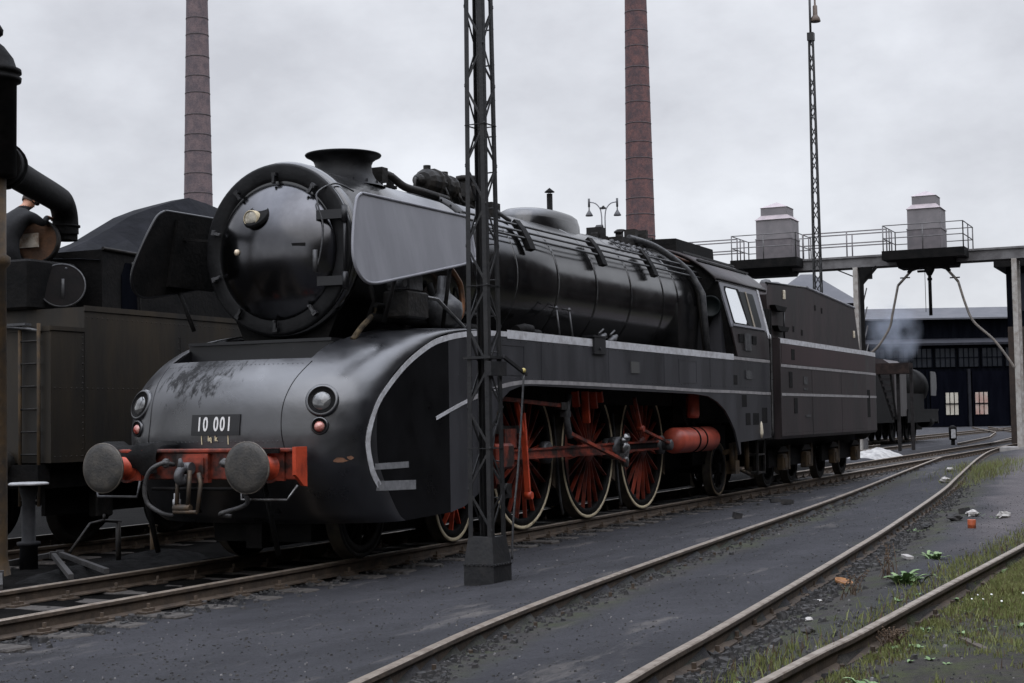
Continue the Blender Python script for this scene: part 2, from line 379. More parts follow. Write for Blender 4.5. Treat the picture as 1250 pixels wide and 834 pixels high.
def ground_material():
    m = bpy.data.materials.new('cinder_ground'); m.use_nodes = True
    n = m.node_tree.nodes; l = m.node_tree.links; b = n['Principled BSDF']; b.inputs['Roughness'].default_value = .9; b.inputs['Specular IOR Level'].default_value = .35
    t = n.new('ShaderNodeTexCoord')
    def nz_(scale, detail=8, rough=.65, st=(1, 1, 1)):
        p = n.new('ShaderNodeMapping'); p.inputs['Scale'].default_value = st; l.new(t.outputs['Object'], p.inputs[0])
        x = n.new('ShaderNodeTexNoise'); x.inputs['Scale'].default_value = scale; x.inputs['Detail'].default_value = detail; x.inputs['Roughness'].default_value = rough
        l.new(p.outputs[0], x.inputs['Vector']); return x.outputs[0]
    def ramp(v, p0, c0, p1, c1):
        r_ = n.new('ShaderNodeValToRGB'); e = r_.color_ramp.elements; e[0].position = p0; e[0].color = (*c0, 1); e[1].position = p1; e[1].color = (*c1, 1); l.new(v, r_.inputs[0]); return r_.outputs[0]
    def mix(fac, a, bb, mode='MIX'):
        k = n.new('ShaderNodeMix'); k.data_type = 'RGBA'; k.blend_type = mode
        for nm, v in (('Factor', fac), ('A', a), ('B', bb)):
            if isinstance(v, (int, float)): k.inputs[nm].default_value = v
            elif isinstance(v, tuple): k.inputs[nm].default_value = (*v, 1)
            else: l.new(v, k.inputs[nm])
        return k.outputs['Result']
    base = ramp(nz_(.8, 9, .62, (.55, 1.3, 1)), .36, (.017, .0170, .0205), .66, (.035, .0345, .0395))
    fine = ramp(nz_(38, 6, .85), .30, (.30, .30, .30), .72, (1.75, 1.75, 1.75))
    c = mix(1., base, fine, 'MULTIPLY')
    # pale ash streaks along the tracks
    st = ramp(nz_(1.0, 12, .72, (.35, 1.5, 1)), .57, (0, 0, 0), .72, (1, 1, 1))
    sep = n.new('ShaderNodeSeparateXYZ'); l.new(t.outputs['Object'], sep.inputs[0])
    c = mix(st, c, (.125, .113, .102))
    dk = ramp(nz_(1.3, 12, .75, (.45, 1.3, 1)), .34, (.85, .85, .85), .45, (0, 0, 0))
    c = mix(dk, c, (.011, .011, .012))
    sp = ramp(nz_(60, 2, .5), .73, (0, 0, 0), .78, (1, 1, 1))
    c = mix(sp, c, (.10, .097, .093))
    att = n.new('ShaderNodeVertexColor'); att.layer_name = 'soil'
    sp2 = n.new('ShaderNodeSeparateColor'); l.new(att.outputs['Color'], sp2.inputs[0])
    br = mix(ramp(nz_(2.2, 9, .7), .46, (0, 0, 0), .60, (1, 1, 1)), ramp(nz_(5, 7, .7), .3, (.012, .010, .0085), .7, (.048, .042, .035)), (.034, .040, .012))
    c = mix(sp2.outputs[0], c, mix(1., br, fine, 'MULTIPLY'))          # earth and cinders by the grass
    pth = ramp(nz_(2.5, 8, .7), .3, (.060, .053, .054), .7, (.098, .086, .087))
    c = mix(sp2.outputs[1], c, mix(1., pth, fine, 'MULTIPLY'))         # rolled path on the right
    oil_dark = ramp(nz_(2.2, 6, .6), .3, (.002, .002, .002), .7, (.008, .0075, .007))
    c = mix(sp2.outputs[2], c, oil_dark)                                    # oily bed under the engines, and dark ground added out of view
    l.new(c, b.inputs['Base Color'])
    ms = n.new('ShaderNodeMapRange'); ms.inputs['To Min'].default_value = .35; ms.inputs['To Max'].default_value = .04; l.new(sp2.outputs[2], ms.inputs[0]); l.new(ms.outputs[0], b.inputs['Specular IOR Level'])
    bp = n.new('ShaderNodeBump'); bp.inputs['Strength'].default_value = .8; bp.inputs['Distance'].default_value = .025
    l.new(nz_(24, 10, .8), bp.inputs['Height']); l.new(bp.outputs[0], b.inputs['Normal'])
    return m
def build_ground():
    xs = list(np.arange(-60, -9, 6))+list(np.arange(-9, 12, .09))+list(np.arange(12, 30, .2))+list(np.arange(30, 70, .8))+list(np.arange(70, 240, 8))+[300, 500, 900, 1600]
    ys = [-900, -300, -120, -60, -30, -18, -13]+list(np.arange(-10.5, -3.4, .07))+list(np.arange(-3.4, 3.6, .12))+list(np.arange(3.6, 12, .6))+[13, 20, 40, 80, 160, 300, 700, 1500]
    nx, ny = len(xs), len(ys); V = []; Cc = []
    for x in xs:
        for y in ys:
            z = gh(x, y) if -12 < x < 60 and -12 < y < 6 else -.16
            V.append((x, y, z))
            wob = noise.noise((x*.8, y*.8, 7))*.35
            a, b, c = ya(x), yb(x), yc(x)
            soil = sst(-.35, .25, c+.15-y+wob) if x < 60 else 0
            soil = max(soil, .8*sst(.55, .1, abs(y-(b-.35))+wob*.5)) if x < 45 else soil
            soil = max(soil, .7*sst(.35, .05, abs(y-(a-.22))+wob*.4)) if x < 30 else soil
            pathm = sst(0, .9, b-.55-y+wob)*sst(2.5, 9.5, x+wob*3)*sst(-.1, .5, y-c-.25) if y > c else 0
            oil_dark = sst(-1.30, -.80, y+wob*.25)*sst(90, 50, y) if x < 36 else .25*sst(-1.4, -.8, y)*sst(4, 2, y)  # oily bed, spread on to darken the ground behind the left tender
            if y < c-2.2 and x > 2: oil_dark = max(oil_dark, .9*sst(c-2.2, c-4, y))  # dark ground out of view, added to darken reflections in the boiler
            Cc.append((soil, pathm, oil_dark, 1))
    F = [(i*ny+j, (i+1)*ny+j, (i+1)*ny+j+1, i*ny+j+1) for i in range(nx-1) for j in range(ny-1)]
    me = bpy.data.meshes.new('ground'); me.from_pydata(V, [], F)
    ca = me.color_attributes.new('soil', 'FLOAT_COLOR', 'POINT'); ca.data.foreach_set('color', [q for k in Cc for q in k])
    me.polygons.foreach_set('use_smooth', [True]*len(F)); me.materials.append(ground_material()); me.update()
    o = bpy.data.objects.new('ground', me); COL.objects.link(o); tag(o, kind='structure')
build_ground()

# ---------------------------------------------------------------- tracks
RAILP = [(-.065, -.150), (.065, -.150), (.065, -.138), (.012, -.118), (.010, -.045), (.034, -.036), (.034, -.008), (.026, 0), (-.026, 0), (-.034, -.008), (-.034, -.036), (-.010, -.045), (-.012, -.118), (-.065, -.138)]
def rail(path, parent, name='rail'):
    P = [Vector((x, y, 0)) for x, y in path]; rows = []
    for i, p in enumerate(P):
        d = (P[min(i+1, len(P)-1)]-P[max(i-1, 0)]).normalized(); s = Vector((d.y, -d.x, 0))
        rows.append([p+s*u+Vector((0, 0, v)) for u, v in RAILP])
    b = MB(); n = len(RAILP); o = 0
    for r_ in rows: b.v += [tuple(q) for q in r_]
    for i in range(len(rows)-1):
        for j in range(n):
            k = (j+1) % n
            b.f.append([i*n+j, i*n+k, (i+1)*n+k, (i+1)*n+j]); b.m.append(0 if j in (6, 7, 8) else 1); b.sm.append(False)
    b.f.append(list(range(n))); b.m.append(1); b.sm.append(False); b.f.append([len(b.v)-1-i for i in range(n)]); b.m.append(1); b.sm.append(False)
    return b.build(name, [railtop, railside], parent)
def sleeper_set(root, xs, yfun, half=.75, zt=-.15, clip=True, rails=(-1, 1)):
    proto = None
    for x in xs:
        if proto is None:
            b = MB().rbox(-.13, .13, -1.25, 1.25, zt-.14, zt, .012)
            if clip:
                for s in rails:
                    b.box(-.10, .10, s*half-.16, s*half+.16, zt, zt+.018, 1)
                    for q in (-1, 1):
                        b.box(-.05, .05, s*half+q*.105-.03, s*half+q*.105+.03, zt+.018, zt+.045, 1)
                        b.cyl((0, s*half+q*.105, zt+.045), (0, s*half+q*.105, zt+.085), .017, 6, 1, False)
            proto = b.build('sleeper', [sleeperm, railside]); proto.parent = root; c = proto
        else:
            c = proto.copy(); COL.objects.link(c)
        o = ORG[root.name]; c.location = (x-o.x+random.uniform(-.03, .03), yfun(x)-o.y, 0-o.z+random.uniform(-.012, .004)); c.rotation_euler.z = random.uniform(-.02, .02)
def straight(y, x0, x1): return [(x0, y), (x1, y)]
t = thing('railway_track', 'straight worn track that the large black engine and its tender stand on', 'railway track')
rail(straight(-.75, -14, 150), t); rail(straight(.75, -14, 150), t)
sleeper_set(t, np.arange(-6, 50, .66), lambda x: 0.)
t = thing('railway_track', 'curving track sunk in the cinders between the lattice mast and the weeds', 'railway track')
rail([(x, y) for x, y in zip(*RA)], t); rail([(x, y) for x, y in zip(*RB)], t)
sleeper_set(t, np.arange(-5.5, 24, .68), lambda x: (ya(x)+yb(x))/2, .80, -.165)
t = thing('railway_track', 'overgrown track in the right foreground with grass beside its single visible rail', 'railway track')
rail([(x, y) for x, y in zip(*RC)], t); rail([(x, y-1.5) for x, y in zip(*RC)], t)
sleeper_set(t, np.arange(-6, 12, .7), lambda x: yc(x)-.75, .75, -.17)
t = thing('railway_track', 'dark track under the brown tender at the far left', 'railway track')
rail(straight(4.0, -8, 60), t); rail(straight(5.45, -8, 60), t)
sleeper_set(t, np.arange(-3, 12, .66), lambda x: 4.72, .73)
t = thing('railway_track', 'far track leading past the smoking distant engine', 'railway track')
rail(straight(7.1, 44, 150), t); rail(straight(8.6, 44, 150), t)
sleeper_set(t, np.arange(44, 90, .7), lambda x: 7.85)
t = thing('railway_track', 'distant track crossing the yard in front of the roundhouse', 'railway track')
rail([(62, 2.2), (80, 3.2), (100, 5.5), (140, 13)], t); rail([(62, .7), (80, 1.7), (100, 4.0), (140, 11.5)], t)

# loose cinders and crushed stone
def gravel(name, n, region, smin, smax, mats, label=None):
    b = MB()
    for i in range(n):
        p = region()
        if p is None: continue
        x, y = p; s = random.uniform(smin, smax)*(1 if random.random() < .8 else 1.6); z = gh(x, y)
        mi = random.choices(range(len(mats)), [6, 3, 1][:len(mats)])[0]
        k = random.random()*6.28; V = []
        for q in range(5): a = k+q*1.2566+random.uniform(-.3, .3); V.append((x+s*math.cos(a)*random.uniform(.7, 1.1), y+s*math.sin(a)*random.uniform(.6, 1.), z-s*.25))
        T = [(x+(v[0]-x)*random.uniform(.4, .8), y+(v[1]-y)*random.uniform(.4, .8), z+s*random.uniform(.35, .8)) for v in V]
        b.add(V+T, [(0, 1, 6, 5), (1, 2, 7, 6), (2, 3, 8, 7), (3, 4, 9, 8), (4, 0, 5, 9), (5, 6, 7, 8, 9)], mi)
    o = b.build(name, mats, None, fix=False); return tag(o, kind='stuff')
lightg = mat('light_gravel', (.14, .135, .13), .9, 0, (.2, .19, .18), 9)
midg = mat('grey_stone', (.022, .021, .020), .9, 0, (.055, .052, .049), 9, .4, 30)
def reg_all():
    x = -4.8+22*random.random()**1.8; y = random.uniform(-8.8, -1.0); return x, y
gravel('gravel', 7500, reg_all, .005, .012, [midg, stone_dark, lightg])
def reg_b():
    x = -3.5+26*random.random()**1.6; return x, yb(x)-.06-abs(random.gauss(0, .17))
gravel('ballast', 1500, reg_b, .016, .044, [stone_dark, midg])
def reg_a():
    x = -4.5+22*random.random()**1.5; return x, ya(x)-.06-abs(random.gauss(0, .12))
gravel('ballast', 900, reg_a, .012, .034, [stone_dark, midg, stone_dark])
def reg_c():
    x = -3.5+10*random.random(); return x, yc(x)+random.choice((-1, 1))*(.06+abs(random.gauss(0, .22)))
gravel('ballast', 800, reg_c, .010, .026, [stone_dark, midg, lightg])
def reg_n():
    x = -3.5+40*random.random()**1.5; return x, -.84-abs(random.gauss(0, .20))
gravel('ballast', 1500, reg_n, .012, .036, [stone_dark, midg, stone_dark])

# ---------------------------------------------------------------- brick chimneys
def chimney(dep, rlat, z1, r1, z2, r2, ztop, m, label, gap, zb=0):
    rdir = Vector((math.sin(YAW), -math.cos(YAW), 0)); fd = Vector((math.cos(YAW), math.sin(YAW), 0))
    base = CAMP+fd*dep+rdir*rlat; base.z = -.2
    t = thing('brick_chimney', label, 'factory chimney', base, 'tall brick chimneys behind the engine')
    rad = lambda z: r1+(r2-r1)*(z-z1)/(z2-z1)
    prof = [(z, rad(z)) for z in np.linspace(0, ztop, 24)]
    prof += [(ztop, rad(ztop)+.12), (ztop+.8, rad(ztop)+.14), (ztop+.8, rad(ztop)-.25)]
    MB().lathe(base, (0, 0, 1), prof, 40).build('shaft', m, t)
    z = 8.; k = 0
    while z < ztop-1:
        MB().lathe(base+Vector((0, 0, z)), (0, 0, 1), [(0, rad(z)), (0, rad(z)+.03), (.14, rad(z)+.03), (.14, rad(z))], 40, cap=False).build('iron_hoop', hoopm, t)
        z += gap*(1+.16*math.sin(k*2.1)); k += 1
hoopm = mat('hoop_iron', (.055, .046, .049), .8, 0, (.085, .066, .066), 2)
chimney(180, -37.15, 29.7, 1.66, 52.5, 1.28, 66, chimL, 'grey brown brick chimney above the coal heap at the left', 2.35)
chimney(200, 17.3, 24.2, 1.95, 57.2, 1.46, 76, chimR, 'reddish brick chimney rising behind the engine cab', 2.5)

# ---------------------------------------------------------------- roundhouse
RD = Vector((math.sin(YAW), -math.cos(YAW), 0)); FD = Vector((math.cos(YAW), math.sin(YAW), 0))
def rf(rl, d, z): p = CAMP+RD*rl+FD*d; return (p.x, p.y, z)
def rfbox(b, r0_, r1_, d0, d1, z0, z1, mi=0):
    P = [rf(r0_, d0, z0), rf(r1_, d0, z0), rf(r1_, d1, z0), rf(r0_, d1, z0), rf(r0_, d0, z1), rf(r1_, d0, z1), rf(r1_, d1, z1), rf(r0_, d1, z1)]
    return b.add(P, [(3, 2, 1, 0), (4, 5, 6, 7), (0, 1, 5, 4), (1, 2, 6, 5), (2, 3, 7, 6), (3, 0, 4, 7)], mi)
t = thing('roundhouse', 'long dark engine shed with tall doors and grey roof at the right', 'engine shed', rf(50, 165, -.2))
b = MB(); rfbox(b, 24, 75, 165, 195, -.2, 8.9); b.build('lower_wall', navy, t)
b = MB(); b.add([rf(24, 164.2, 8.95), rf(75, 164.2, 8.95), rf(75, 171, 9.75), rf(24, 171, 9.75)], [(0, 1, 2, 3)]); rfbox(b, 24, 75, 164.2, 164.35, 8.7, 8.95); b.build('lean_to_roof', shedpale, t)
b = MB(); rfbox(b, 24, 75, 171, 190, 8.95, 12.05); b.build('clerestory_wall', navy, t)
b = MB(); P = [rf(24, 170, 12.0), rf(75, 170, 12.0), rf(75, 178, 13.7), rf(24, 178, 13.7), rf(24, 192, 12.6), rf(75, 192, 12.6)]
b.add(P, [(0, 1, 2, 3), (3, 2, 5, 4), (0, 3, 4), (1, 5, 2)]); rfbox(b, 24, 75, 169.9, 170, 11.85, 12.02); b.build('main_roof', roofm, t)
for i in range(8):                                   # clerestory glazing
    r_ = 38.3+i*2.55
    b = MB(); rfbox(b, r_, r_+2.2, 164.80, 165.0, 6.35, 8.35)
    w_ = b.build('window', paneblue, t)
    b = MB()
    for k in range(5): rfbox(b, r_+k*.55-.04, r_+k*.55+.04, 164.72, 164.79, 6.3, 8.4)
    rfbox(b, r_-.05, r_+2.25, 164.70, 164.715, 7.3, 7.4)
    b.build('glazing_bar', navy, w_)
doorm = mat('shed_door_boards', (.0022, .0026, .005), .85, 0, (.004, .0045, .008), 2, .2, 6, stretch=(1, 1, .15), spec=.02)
for i in range(5):                                   # engine doors with pale panes
    r_ = 40.6+i*4.55
    b = MB(); rfbox(b, r_+.2, r_+4.2, 164.78, 164.98, -.1, 5.85)
    d = b.build('door', doorm, t)
    b = MB(); rfbox(b, r_+4.24, r_+4.52, 164.55, 164.95, -.2, 6.1); b.build('door_post', shedpale if i in (1, 2) else navy, t)
for i, (a, m_) in enumerate(((46.95, panepale), (50.15, mat('reddish_pane', (.40, .25, .21), .4, 0, (.46, .40, .35), .9)))):
    b = MB()
    for k in range(3): rfbox(b, a+k*.48, a+k*.48+.36, 164.66, 164.76, 1.15, 3.55)
    w_ = b.build('window', m_, t)
    b = MB(); rfbox(b, a-.06, a+1.40, 164.56, 164.63, 2.28, 2.40); b.build('glazing_bar', doorm, w_)

# ---------------------------------------------------------------- dark signal cabin behind the right gantry post
t = thing('cabin', 'tall dark cabin with overhanging flat roof behind the pale gantry post', 'cabin', (61, -2, -.18))
b = MB(); b.box(60, 64, -4.5, -.5, -.18, 5.3); b.build('brick_base', mat('soot_brick', (.030, .022, .017), .9, 0, (.05, .034, .026), 4, .3, 12), t)
b = MB(); b.box(60, 64, -4.5, -.5, 5.3, 8.0); b.build('cabin_wall', navy, t)
b = MB(); b.box(59.4, 64.6, -5.1, -.05, 8.0, 8.28); b.build('flat_roof', soot, t)
b = MB()
for k in range(3): b.box(59.95, 59.99, -1.05-k*.42, -.72-k*.42, 6.0, 7.7)
wn = b.build('window', shedpale, t)
# low hipped roof of the coaling shed seen past the tender
t = thing('hipped_shed', 'low dark shed with hipped roof seen over the rear of the tender', 'shed', rf(19.5, 92, -.2))
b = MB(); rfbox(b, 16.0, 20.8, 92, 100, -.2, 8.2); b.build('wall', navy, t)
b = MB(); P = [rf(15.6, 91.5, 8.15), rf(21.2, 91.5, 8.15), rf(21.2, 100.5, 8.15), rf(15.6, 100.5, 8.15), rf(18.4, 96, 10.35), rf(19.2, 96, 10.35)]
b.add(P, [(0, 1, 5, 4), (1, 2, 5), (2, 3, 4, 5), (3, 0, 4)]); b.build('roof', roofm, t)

# ---------------------------------------------------------------- building added beyond the frame to darken reflections and shade the wheels
t = thing('shade_building', 'long dark brick building added out of view to darken reflections on the engine', 'shade_building', (40, -24, -.2))
wb = mat('shade_building_brick', (.016, .012, .010), .9, 0, (.030, .021, .017), 3, .3, 12, spec=.1)
b = MB(); b.box(-34, 110, -30, -17.5, -.3, 12.0); b.build('brick_wall', wb, t)
b = MB(); b.yz([(-30.6, 11.95), (-17.0, 11.95), (-17.0, 12.15), (-23.7, 14.4), (-30.6, 12.15)], -34.5, 110.5); b.build('roof', roofm, t)
for i in range(28):
    x = -31+i*5.
    b = MB(); b.box(x, x+2.2, -17.52, -17.46, 2.2, 6.6); w_ = b.build('window', glassdark, t)
    b = MB(); b.box(x-.12, x+2.32, -17.46, -17.38, 2.05, 2.2); b.build('sill', concrete, w_)
    b = MB()
    for k in range(1, 3): b.box(x+k*.733-.03, x+k*.733+.03, -17.459, -17.43, 2.2, 6.6)
    for k in range(1, 5): b.box(x, x+2.2, -17.458, -17.435, 2.2+k*.88-.025, 2.2+k*.88+.025)
    b.build('glazing_bar', soot, w_)
# ================================================================ STREAMLINED LOCOMOTIVE
loco = thing('steam_locomotive', 'large streamlined black steam locomotive numbered 10 001 with red wheels and white side lines', 'steam locomotive', (8, 0, 0))
ZP = [.43, .55, 1.0, 1.3, 1.5, 1.7, 1.9, 2.05, 2.16, 2.3, 2.42, 2.50, 2.54]
XP = [1.30, 1.12, .78, .72, .73, .77, .87, 1.02, 1.18, 1.48, 1.90, 2.40, 2.95]
_zz = [p.y for p in cspline([(x, z, 0) for x, z in zip(XP, ZP)], 8)]; _xx = [p.x for p in cspline([(x, z, 0) for x, z in zip(XP, ZP)], 8)]
def nx0(z): return float(np.interp(z, _zz, _xx))
NN = 2.3
def na(z): return float(np.interp(z, [.43, 1.7, 2.1, 2.34, 2.54], [.72, .72, .92, .98, .85]))
def nose_x(y, z): q = min(1, abs(y)/1.5)**NN; return nx0(z)+na(z)*(1-(1-q)**(1/NN))
def nose_y(x, z):                               # half width at x (0..1.5)
    t_ = (x-nx0(z))/na(z)
    if t_ >= 1: return 1.5
    if t_ <= 0: return 0.
    return 1.5*(1-(1-t_)**NN)**(1/NN)
# --- nose fairing
zr = list(np.linspace(.43, 2.3, 40))+list(np.linspace(2.32, 2.54, 18)); NPH = 72
rows = []
for z in zr:
    row = []
    for k in range(NPH+1):
        ph = -math.pi/2+math.pi*k/NPH; cph, sph = max(math.cos(ph), 0), math.sin(ph)
        y = 1.5*math.copysign(abs(sph)**(2/NN), sph); x = nx0(z)+na(z)*(1-cph**(2/NN))
        row.append((x, y, z))
    rows.append(row)
rows.append([(3.98, p[1], 2.548) for p in rows[-1]])
HY0, HY1, HZ = -.80, 1.0, 2.14                   # recess under the smokebox
def skipf(i, j):
    z = zr[min(i, len(zr)-1)]; y = (rows[min(i, len(rows)-2)][j][1]+rows[min(i, len(rows)-2)][j+1][1])/2
    lim = (z-HZ)*.35
    return z > HZ and HY0-lim*.6 < y < HY1+lim*.2
b = MB(); b.grid(rows, False, 0, True, skipf)
nose = b.build('nose_fairing', nosem, loco)
b = MB(); b.box(1.68, 1.72, -.84, 1.04, 2.10, 2.35); b.yz([(-.84, 2.352), (1.02, 2.352), (1.02, 2.385), (-.84, 2.385)], 1.64, 3.2)
for yw in (-.84, 1.02): b.xz([(1.30, 2.08), (1.34, 2.12), (1.60, 2.26), (2.0, 2.38), (2.55, 2.46), (3.2, 2.50), (3.3, 2.08)], yw-.01, yw+.01)
ysf = list(np.linspace(-.82, 1.02, 14)); b.xy([(nose_x(y, 2.13)+.012, y) for y in ysf]+[(1.72, 1.02), (1.72, -.82)], 2.10, 2.125)
b.build('recess_panel', paint, loco)
# saddle under the smokebox
b = MB(); b.yz([(-.50, 2.30), (.50, 2.30), (.74, 2.80), (-.74, 2.80)], 2.04, 3.6); b.build('smokebox_saddle', soot, loco)
# front number plate, digits and the small shed lettering
def nose_panel(cy, cz, w_, h, off, nu=12, nv=5):
    return [[(nose_x(cy+w_*(u/nu-.5), cz+h*(v/nv-.5))-off, cy+w_*(u/nu-.5), cz+h*(v/nv-.5)) for u in range(nu+1)] for v in range(nv+1)]
b = MB(); g1 = nose_panel(-.01, 1.475, .60, .215, .016); g2 = nose_panel(-.01, 1.475, .60, .215, -.01)
b.grid(g1, mi=0, smooth=False)
edge = lambda g: g[0]+[r_[-1] for r_ in g[1:]]+g[-1][::-1][1:]+[r_[0] for r_ in g[::-1][1:-1]]
b.grid([edge(g1), edge(g2)], True, 0, False)
def put_text(b, txt, size, cy, cz, off, mi, sx=.72, thick=.006, space=1.):
    v_, f_ = text_mesh(txt, size, None, sx, thick, space)
    b.add([(nose_x(cy-x, cz+y)-off-.002-(.004 if z > 0 else 0), cy-x, cz+y) for x, y, z in v_], f_, mi)
put_text(b, '10 001', .20, .0, 1.477, .016, 1, .62, .004, 1.28)
b.build('number_plate', [paint, mat('plate_digit_white', (.72, .72, .70), .5)], nose, fix=False)
b = MB(); put_text(b, 'lq  k', .075, .02, 1.335, .004, 0, .9, .003)
for yy in (.16, -.17): 
    P = nose_panel(yy, 1.325, .012, .10, .006, 1, 3); b.grid(P, mi=0)
b.build('shed_lettering', mat('letter_cream', (.62, .55, .36), .6), nose, fix=False)
# lamps let into the corners of the nose
def nose_normal(y, z):
    e = 1e-3
    p = Vector((nose_x(y, z), y, z)); a = Vector((nose_x(y+e, z), y+e, z))-p; c = Vector((nose_x(y, z+e), y, z+e))-p
    n_ = a.cross(c); n_.normalize()
    if n_.x > 0: n_ = -n_
    return p, n_
for s in (-1, 1):
    for nm, z, rad, lm in (('headlight', 1.705, .140, lensdark), ('marker_lamp', 1.450, .075, lensred)):
        p, n_ = nose_normal(s*1.14, z)
        n_ = (n_*.8+Vector((-1, 0, 0))*.3).normalized(); p = p-n_*.012
        b = MB()
        b.lathe(p, n_, [(0, rad*1.24), (.028, rad*1.22), (.037, rad*1.14), (.038, rad*1.03)], 32, 0, cap=False)
        b.lathe(p, n_, [(.042, rad*1.03), (.046, rad*.99), (.036, rad*.95), (.034, 0)], 32, 1, cap=False)
        b.lathe(p+Vector((0, 0, -.01)), n_, [(.034, rad*.72), (.05, rad*.62), (.064, rad*.38), (.070, 0)], 28, 2, cap=False)
        b.build(nm, [nosem, soot, lm], nose, fix=False)
# --- side fairings with arch
front_edge = [(nx0(z)+na(z)-.002, z) for z in np.linspace(.43, 2.54, 30)]
lowpoly = [(16.36, 2.54), (16.36, 1.05), (14.30, 1.00), (14.33, .80), (14.26, .78), (14.12, 1.02), (13.97, 1.22), (13.70, 1.42), (13.41, 1.585), (13.0, 1.72), (12.5, 1.81), (11.85, 1.845), (5.3, 1.90), (4.95, 1.885), (4.66, 1.83), (4.42, 1.72), (4.28, 1.55), (4.20, 1.2), (4.05, .85), (3.75, .62), (3.4, .50), (2.95, .44)]
skirts = []
for s in (-1, 1):
    fe = [(x, z) for x, z in front_edge]
    topx = [(3.10, 2.54)]; fpoly = [(x, z) for x, z in front_edge if x < 3.05]
    zt_ = float(np.interp(3.05, _xx, _zz)); fpoly = fpoly+[(3.05, fpoly[-1][1]+.02), (3.05, .452)]
    b = MB(); b.xz(fpoly, s*1.5, s*1.462); b.build('front_side_panel', sidedark, loco)
    rpoly = [(3.056, .452), (3.056, fpoly[-2][1])]+[(x, z) for x, z in front_edge if x >= 3.05]+lowpoly[:-1]
    b = MB(); b.xz(rpoly, s*1.5, s*1.462)
    sk = b.build('side_fairing', side_paint, loco); skirts.append(sk)
    # white line: upper edge strip following the nose curve
    def strip(path, wd, m_, nm, off=.006, par=sk):
        pts = [Vector((x, 0, z)) for x, z in path]; A = []; B = []
        for i, p in enumerate(pts):
            d = (pts[min(i+1, len(pts)-1)]-pts[max(i-1, 0)]).normalized(); nn_ = Vector((-d.z, 0, d.x))
            for lst, k in ((A, .5), (B, -.5)):
                q = p+nn_*wd*k; yy = 1.5 if q.x > nx0(min(2.54, max(.43, q.z)))+na(min(2.54, max(.43, q.z))) else nose_y(q.x, min(2.54, max(.43, q.z)))
                lst.append((q.x, s*yy, q.z))
        out = lambda l_, e: [(x-(.6*e if x < 2.6 else 0), y+s*e, z) for x, y, z in l_]
        bb = MB(); bb.grid([out(A, -.01), out(A, off), out(B, off), out(B, -.01)], smooth=False)
        return bb.build(nm, m_, par)
    arc = cspline([(x, z, 0) for x, z in [(1.50, .82), (1.36, 1.0), (1.29, 1.27), (1.37, 1.52), (1.56, 1.75), (2.05, 2.07), (2.58, 2.30), (2.95, 2.395), (3.45, 2.465), (4.0, 2.505), (4.6, 2.52)]], 5)
    strip([(p.x, p.y) for p in arc], .062, greyline if False else white, 'white_line')
    strip([(4.6, 2.52), (9, 2.52), (14.0, 2.52)], .105, white, 'white_line')
    strip([(14.0, 2.505), (16.36, 2.50)], .055, greyline, 'thin_line')
    lowl = cspline([(x, z, 0) for x, z in [(2.73, 1.505), (3.5, 1.70), (4.3, 1.86), (4.85, 1.925), (5.4, 1.945), (7, 1.945), (10, 1.925), (12, 1.905), (14, 1.90), (16.36, 1.885)]], 5)
    strip([(p.x, p.y) for p in lowl][:6], .04, white, 'thin_line')
    strip([(p.x, p.y) for p in lowl][5:], .05, greyline, 'thin_line')
    strip([(1.40+.7*q/14, 1.02) for q in range(15)], .065, lineshade, 'bar_line'); strip([(1.46+.79*q/14, .82-.02*q/14) for q in range(15)], .10, lineshade, 'bar_line')
    # works plate, footholds, access flaps
    b = MB(); b.box(8.83, 9.17, s*1.5, s*1.512, 2.13, 2.30); b.build('works_plate', mat('brass_plate', (.10, .10, .095), .5, .3), sk) if s < 0 else None
    for (x0, x1, z0, z1) in [(14.45, 14.75, 1.63, 1.87-.02), (14.66, 14.96, 1.30, 1.52), (15.13, 15.52, 1.30, 1.52), (15.74, 16.08, 1.33, 1.62), (13.98, 14.2, 2.03, 2.2)]:
        b = MB(); b.rbox(x0, x1, min(s*1.49, s*1.503), max(s*1.49, s*1.503), z0, z1, .0015, 0); b.build('foothold', soot, sk)
for s, sk in zip((-1, 1), skirts):
    b = MB()
    for x in (5.62, 7.95, 10.30, 12.62): b.box(x, x+.010, s*1.5, s*1.5025, 1.97, 2.46)
    for z in (2.44, 1.99):
        for k in range(76): x = 3.3+k*.17; b.lathe((x, s*1.5, z), (0, s, 0), [(0, .010), (.003, .008), (.005, 0)], 6, cap=False, smooth=False)
    join_into(sk, b)
    for x0, x1, z0, z1 in ((4.3, 5.1, 2.02, 2.40), (11.0, 11.9, 2.02, 2.40)):
        b = MB(); e = .018; b.box(x0, x1, s*1.5, s*1.504, z0, z0+e); b.box(x0, x1, s*1.5, s*1.504, z1-e, z1); b.box(x0, x0+e, s*1.5, s*1.504, z0+e, z1-e); b.box(x1-e, x1, s*1.5, s*1.504, z0+e, z1-e)
        b.build('hatch_frame', side_paint, sk)
b = MB()
for (yc_, zc_, w_, h_, sd_) in ((-1.30, 1.10, .11, .05, 1), (-1.38, 1.12, .05, .04, 3)):
    P = []
    for k in range(11):
        a = k*2*math.pi/11; q = 1+.5*noise.noise((math.cos(a)*2+sd_, math.sin(a)*2, sd_)); yy, zz_ = yc_+w_*.5*q*math.cos(a), zc_+h_*.5*q*math.sin(a); P.append((nose_x(yy, zz_)-.004, yy-.002, zz_))
    b.add(P, [tuple(range(11))])
b.build('paint_chip', mat('bare_primer', (.26, .13, .075), .7, 0, (.15, .08, .05), 14), nose, fix=False)
for s in (-1, 1):
    b = MB(); b.xz([(5.0, 1.70), (12.3, 1.66), (12.3, 2.49), (5.0, 2.49)], s*.90, s*.92); b.build('shade_plate', soot, loco)  # dark plate added for the shade over the wheel tops
